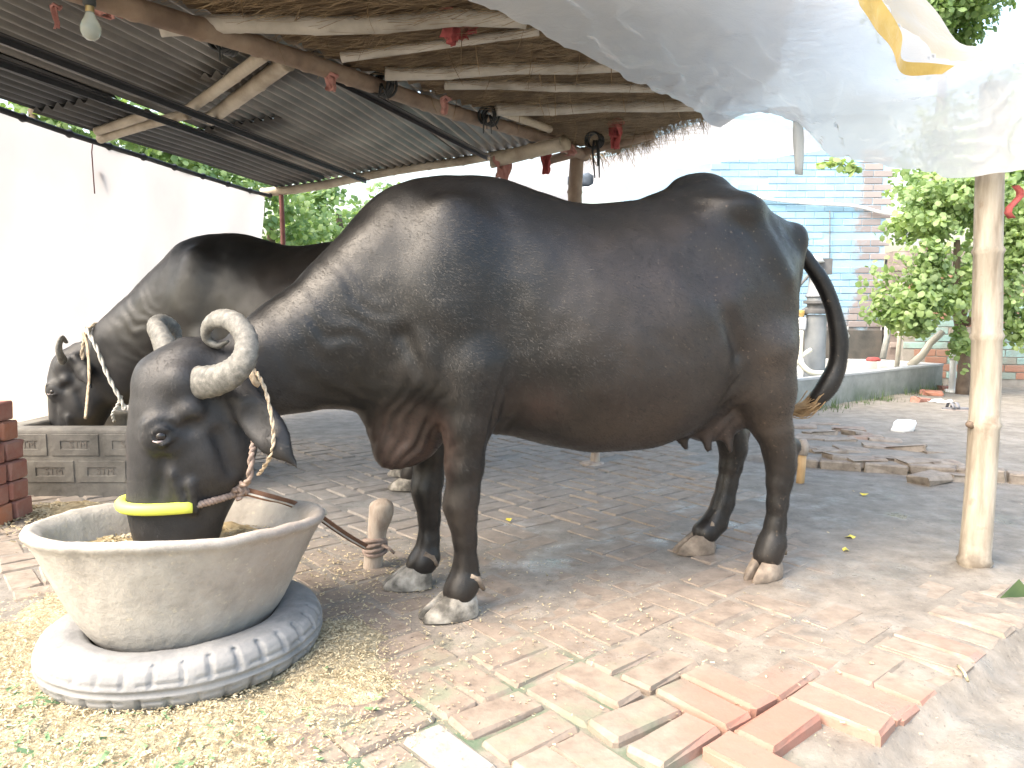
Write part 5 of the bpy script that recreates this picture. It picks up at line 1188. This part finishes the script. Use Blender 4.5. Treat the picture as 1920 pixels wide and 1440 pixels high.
def stack():
    rnd = random.Random(8); root = thing('brick_stack', (-2.37, 3.25, 0), 'stack of red bricks at the left edge of the picture', 'brick stack')
    mes = [brick_mesh('brick', (.24, .115, .084), MAT['brick'], 60 + i, .005, .008) for i in range(4)]
    for r in range(6):
        for c in range(2):
            for d in range(2):
                place('brick', mes[rnd.randrange(4)], root, (-2.345 - .25 * c + rnd.gauss(0, .008) - .010 * r, 3.20 + d * .125 + rnd.gauss(0, .004), .042 + r * .0895), (0, 0, rnd.gauss(0, .03)))
stack()

# ------------------------------------------------------------------ small things lying in the yard
def debris():
    g = G(1690, 806, .05); root = None
    mb = MB().lathe([(.0005, 0), (.070, .002), (.078, .04), (.074, .12), (.06, .15), (.0005, .155)], 14, (0, 0, 0), lambda r, z, w: (r * (1 + .2 * nz(math.cos(w) * 2, math.sin(w) * 2, z * 10)), z))
    mb.v = [(g.x + p[0] * 1.1 + .25 * p[2], g.y + p[1] * .8, .03 + p[2] * .62) for p in mb.v]; tag(mb.build('white_bundle', MAT['whiteplastic']), 'white plastic lump lying on the yard left of the pole', 'plastic lump')
    g = G(1792, 768, .045); rt = thing('sandal', (g.x, g.y, .04), 'dark rubber sandal lying on the ground beside the bamboo pole', 'sandal')
    out = [(.14 * math.cos(t) * (1 if math.cos(t) > 0 else .95), .048 * math.sin(t) * (1 + .25 * math.cos(t))) for t in np.linspace(0, 2 * math.pi, 24, endpoint=False)]
    MB().prism([(g.x + x, g.y + y) for x, y in out], .032, .05).build('sole', MAT['sole'], rt, smooth=False)
    MB().prism([(g.x + x * .97, g.y + y * .95) for x, y in out], .05, .062).build('footbed', MAT['rubber'], rt, smooth=False)
    for dx in (-.065, -.02): MB().grid([[Vector((g.x + dx + .028 * a, g.y + .05 * math.cos(t), .06 + .05 * math.sin(t))) for a in (0, .5, 1)] for t in np.linspace(0, math.pi, 9)]).build('strap', MAT['rubber'], rt, solid=.004)
    MB().prism([(g.x + x * .98 + .06, g.y + .14 + y) for x, y in out][:24], .04, .06)
    rnd = random.Random(9)
    def paper(u, v, s, lab):
        g = G(u, v, .05); P = [[Vector((g.x + s * (i / 5 - .5) + .02 * rnd.random(), g.y + s * .7 * (j / 4 - .5), .05 + s * .35 * abs(nz(i * .9, j * .9, u)))) for i in range(6)] for j in range(5)]
        tag(MB().grid(P).build('crumpled_paper', MAT['whiteplastic'], solid=.001, smooth=False), lab, 'paper')
    paper(1766, 754, .17, 'crumpled white paper beside the sandal'); paper(1744, 753, .06, 'tiny white scrap left of the crumpled paper')
    me = [brick_mesh('brick_piece', (.16, .11, .07), MAT['brick'], 70 + i, .014, .01) for i in range(3)]
    for i, (u, v, a, lab) in enumerate([(1728, 750, .3, 'broken brick nearest the platform corner, pale top'), (1752, 738, -.5, 'broken brick tilted against another by the platform corner'), (1775, 728, .1, 'small broken brick at the foot of the white standpipe'), (1738, 736, .9, 'broken brick piece between the platform and the paper')]):
        g = G(u, v, .06); o = place('broken_brick', me[i % 3], None, (g.x, g.y, .05), (.15 * (i % 2), .1, a)); tag(o, lab, 'brick', 'broken bricks by the platform corner')
    for i, (u, v, lab) in enumerate([(1594, 1008, 'upper one of two small yellow leaves right of the rear hoof'), (1586, 1032, 'lower one of two small yellow leaves right of the rear hoof'), (1620, 928, 'single yellow leaf far right of the rear hooves'), (955, 975, 'small pale yellow leaf right of the front legs')]):
        g = G(u, v, .004); a = i * 1.3; s = .016; V = [(g.x + s * math.cos(a + t) * (1.5 if k % 3 == 0 else .8), g.y + s * math.sin(a + t) * 1.1, .008 + .006 * math.sin(2 * t + i)) for k, t in enumerate(np.linspace(0, 6.28, 6, endpoint=False))]
        tag(MB().add([(g.x, g.y, .012)] + V, [(0, 1 + k, 1 + (k + 1) % 6) for k in range(6)]).build('fallen_leaf', MAT['yellowleaf'], smooth=False), lab, 'leaf', 'fallen yellow leaves')
    g = G(1590, 1290); a = at(1595, 1283, 1.84); P = [G(1796, 1248, .0), G(1806, 1258, .02), G(1812, 1270, .012), G(1815, 1277, .0)]
    tag(MB().tube(curve(P, 3), .004, 5).build('straw_stalk', MAT['flake']), 'single pale straw stalk on the edge bricks at right', 'straw')
    g = G(1905, 1120); mb = MB().add([(g.x - .06, g.y, -.01), (g.x + .08, g.y + .03, -.01), (g.x + .02, g.y + .02, .055), (g.x + .01, g.y + .06, -.01)], [(0, 1, 2), (1, 3, 2), (3, 0, 2)]); tag(mb.build('stone', MAT['grass'], smooth=False), 'pointed dark green stone at the right edge of the floor', 'stone')
debris()

# ------------------------------------------------------------------ straw litter
def chaff():
    rnd = random.Random(12)
    P = []; xs = np.arange(-2.1, -.05, .03); ys = np.arange(1.1, 2.75, .03)
    def dens(x, y):
        d = 0
        for (cx, cy, rx, ry, k) in ((-1.0, 1.62, .62, .30, 1), (-.52, 1.93, .17, .24, 1.0), (-1.55, 1.75, .38, .40, 1), (-1.35, 2.3, .22, .2, .6), (-.75, 1.38, .45, .16, .8), (-.42, 1.78, .17, .12, .7)): d = max(d, k * math.exp(-(((x - cx) / rx) ** 2 + ((y - cy) / ry) ** 2) ** 1.5))
        return d
    for y in ys: P.append([(x, y, gh(x, y) - .012 + .045 * dens(x, y) + .010 * dens(x, y) * nz(x * 12, y * 12) + .006 * nz(x * 30, y * 30)) for x in xs])
    tag(MB().grid(P).build('straw_litter', MAT['chaff']), 'pale chopped straw littered around the tyre', 'straw', None, 'stuff')
    mb = MB(); gb = MB()
    def flake(x, y, z, s, m, fl=.5):
        a = rnd.uniform(0, 6.28); d = Vector((math.cos(a), math.sin(a), rnd.gauss(0, .3))).normalized() * s; w = d.cross(Vector((rnd.gauss(0, .4), rnd.gauss(0, .4), 1))).normalized() * s * rnd.uniform(.18, fl); c = Vector((x, y, z + .002 + s * .25))
        m.add([c - d - w, c + d - w, c + d + w, c - d + w], [(0, 1, 2, 3)])
    cnt = 0
    while cnt < 30000:
        x, y = rnd.uniform(-2.0, -.1), rnd.uniform(1.1, 2.7); d = dens(x, y)
        if rnd.random() > d * 1.15 + .012: continue
        cnt += 1; flake(x, y, max(gh(x, y), -.004) + .033 * d, rnd.uniform(.0018, .006), mb, .4)
    for k in range(420):
        x, y = rnd.gauss(-1.0, .45), rnd.gauss(1.45, .2)
        if dens(x, y) > .15: flake(x, y, gh(x, y) + .036 * dens(x, y), rnd.uniform(.006, .02), gb, .35)
    for k in range(1500):                              # scattered over the floor
        x, y = rnd.gauss(-.15, .5), rnd.gauss(2.15, .38)
        if -1 < x < 1.2 and y > 1.3: flake(x, y, max(gh(x, y), .001), rnd.uniform(.002, .0065), mb)
    for k in range(1500):
        x, y = rnd.gauss(-.55, .22), rnd.gauss(2.6, .22); flake(x, y, max(gh(x, y), .001), rnd.uniform(.002, .007), mb)
    for k in range(3000):                              # in front of the trough
        x, y = rnd.uniform(-2.6, -1.55), 3.55 - abs(rnd.gauss(0, .26)); flake(x, y, max(gh(x, y), .0) + .004, rnd.uniform(.004, .012), mb)
    for k in range(260): x, y = rnd.uniform(-.9, 3), rnd.uniform(1.3, 4.5); flake(x, y, max(gh(x, y), .001), rnd.uniform(.002, .006), mb)
    for k in range(1600):                              # on the feed in the bowl and its rim
        r, t = .30 * math.sqrt(rnd.random()), rnd.uniform(0, 6.28); p = TILT @ (Vector((r * math.cos(t), r * math.sin(t), .292)) - Vector((0, 0, .2))) + Vector((0, 0, .2)) + BC; flake(p.x, p.y, p.z, rnd.uniform(.003, .008), mb)
    tag(mb.build('straw_flakes', MAT['flake'], smooth=False), 'loose straw flakes scattered over floor and bowl', 'straw', None, 'stuff')
    tag(gb.build('green_chop', MAT['green_flake'], smooth=False), 'bits of chopped green fodder among the straw', 'fodder', None, 'stuff')
    fb = MB(); P = [[(x, y, gh(x, y) - .01 + .03 * math.exp(-((y - 3.45) / .2) ** 2) * (1 + .5 * nz(x * 6, y * 6))) for x in np.arange(-2.7, -1.5, .04)] for y in np.arange(2.9, 3.76, .04)]
    tag(fb.grid(P).build('spilled_fodder', MAT['mash']), 'spilled yellowish fodder at the foot of the brick trough', 'fodder', None, 'stuff')
chaff()

# ------------------------------------------------------------------ trees and bushes
def leaves(mb, c, r, n, size, seed, flat=1.0, keep=None, clump=14):
    rnd = random.Random(seed); cl = []
    for k in range(clump):
        d = Vector((rnd.gauss(0, 1), rnd.gauss(0, 1), rnd.gauss(0, 1))).normalized() * rnd.uniform(.35, .92); cl.append((Vector((c[0] + d.x * r[0], c[1] + d.y * r[1], c[2] + d.z * r[2])), rnd.uniform(.28, .5)))
    for k in range(n):
        q, s = cl[rnd.randrange(clump)]; d = Vector((rnd.gauss(0, 1), rnd.gauss(0, 1), rnd.gauss(0, 1))).normalized() * rnd.random() ** .45 * s
        p = q + Vector((d.x * r[0], d.y * r[1], d.z * r[2]))
        if keep and not keep(p): continue
        nrm = (d.normalized() * .5 + Vector((rnd.gauss(0, .5), rnd.gauss(-.35, .5), rnd.gauss(.45, .5)))).normalized(); a = nrm.cross(Vector((rnd.gauss(0, 1), rnd.gauss(0, 1), rnd.gauss(0, 1)))).normalized(); b = nrm.cross(a); L = size * rnd.uniform(.6, 1.25); w = L * rnd.uniform(.7, .95)
        V = [p - a * L * .5, p - a * L * .22 + b * w * .45, p + a * L * .18 + b * w * .48 - nrm * L * .05, p + a * L * .5 - nrm * L * .12, p + a * L * .18 - b * w * .48 - nrm * L * .05, p - a * L * .22 - b * w * .45, p + nrm * L * .07]
        mb.add(V, [(6, i, (i + 1) % 6) for i in range(6)])
def tree(name, base, trunk, crowns, lsize, n, label, cat='tree', m='leaf', seed=0, group=None):
    root = thing(name, tuple(base), label, cat, group); mb = MB()
    for (pts, rad) in trunk: mb.tube(curve(pts, 4), [r[0] for r in curve([(r,) for r in rad], 4)], 9)
    mb.build('trunk', MAT['bark'], root); lb = MB()
    for i, (c, r, f) in enumerate(crowns): leaves(lb, c, r, int(n * f), lsize, seed + i, clump=26)
    lb.build('crown', MAT[m], root)
bt = at(1806, 700, 8.1); bt.z = 0
tree('leafy_bush', bt, [([bt, bt + Vector((0, 0, .5)), bt + Vector((-.05, .1, 1.0)), bt + Vector((-.15, 0, 1.7))], [.07, .06, .05, .03]), ([bt + Vector((0, 0, .8)), bt + Vector((.4, 0, 1.3)), bt + Vector((.7, 0, 1.6))], [.04, .03, .015]), ([bt + Vector((-.03, 0, .9)), bt + Vector((-.4, -.1, 1.25)), bt + Vector((-.7, 0, 1.4))], [.04, .03, .015])],
     [(at(1745, 530, 7.8), (.62, .5, .55), .32), (at(1760, 400, 7.9), (.55, .5, .35), .22), (at(1800, 360, 8.0), (.6, .5, .25), .16), (at(1890, 480, 8.0), (.40, .5, .85), .3), (at(1710, 590, 7.7), (.28, .3, .28), .1), (at(1800, 650, 7.9), (.15, .2, .28), .03), (at(1905, 600, 7.9), (.25, .3, .35), .07)], .068, 7500, 'leafy green bush with round leaves right of the washing platform', 'bush', seed=3)
vb = at(1580, 318, 9.0); root = thing('vine_twig', tuple(vb), 'green leafy twig hanging below the plastic before the blue wall', 'twig'); lb = MB()
leaves(lb, at(1562, 308, 9.0), (.14, .1, .09), 26, .11, 5); leaves(lb, at(1596, 318, 9.0), (.12, .1, .1), 30, .11, 6); lb.build('leaves', MAT['leaf'], root); MB().tube([at(1545, 300, 9.0), at(1575, 303, 9.0), at(1600, 320, 9.0)], .008, 5).build('stem', MAT['bark'], root)
def far_tree(u, v, Y, r, label, n=2600, size=.32, seed=0, extra=()):
    n = int(n * 2.4); size *= .5
    c = at(u, v, Y); b = Vector((c.x, c.y, 0)); tree('broadleaf_tree', b, [([b, b + Vector((.1, 0, c.z * .5)), c], [.22, .16, .06])], [(c, r, 1.0)] + [(c + Vector(e[:3]), e[3:6], e[6]) for e in extra], size, n, label, 'tree', 'leaf_far', seed, 'trees beyond the yard')
far_tree(1770, 10, 17.5, (1.5, 1.5, 1.3), 'dark green tree crown above the cream tarp at top right', 2200, .30, 1, [(.3, 0, .9, 1.2, 1.2, .9, .5)])
far_tree(505, 420, 16.0, (1.3, 1.2, 1.4), 'sunlit tree beyond the far corner, left of the thin red post', 900, .28, 2)
far_tree(635, 400, 18.0, (1.8, 1.4, 1.3), 'sunlit tree beyond the far corner, right of the thin red post', 900, .30, 3)
far_tree(60, 205, 13.0, (1.6, 1.4, 1.2), 'tree showing over the curtain rail at the left edge', 1500, .25, 4)
far_tree(330, 300, 14.0, (1.6, 1.4, 1.2), 'tree showing over the curtain rail near the rafter ends', 1500, .25, 5)
far_tree(1900, 330, 16.0, (2.4, 1.5, 2.0), 'tree far behind the bamboo pole at the right edge', 2600, .30, 6)
def weeds():
    rnd = random.Random(21); mb = MB(); A, B = Vector((2.47, 6.55)), Vector((5.0, 8.6))
    for k in range(1400):
        t = rnd.random(); 
        if nz(t * 9, 2) + .35 < rnd.random() * .8: continue
        p = A.lerp(B, t); d = abs(rnd.gauss(0, .12)); x, y = p.x + .62 * d, p.y - .77 * d; h = rnd.uniform(.03, .15) * (1.2 - d * 2); a = rnd.uniform(0, 6.28); w = .006
        mb.add([(x - w * math.cos(a), y - w * math.sin(a), -.01), (x + w * math.cos(a), y + w * math.sin(a), -.01), (x + rnd.gauss(0, .03), y + rnd.gauss(0, .03), h)], [(0, 1, 2)])
    tag(mb.build('weeds', MAT['grass'], smooth=False), 'low green weeds along the foot of the washing platform', 'weeds', None, 'stuff')
weeds()
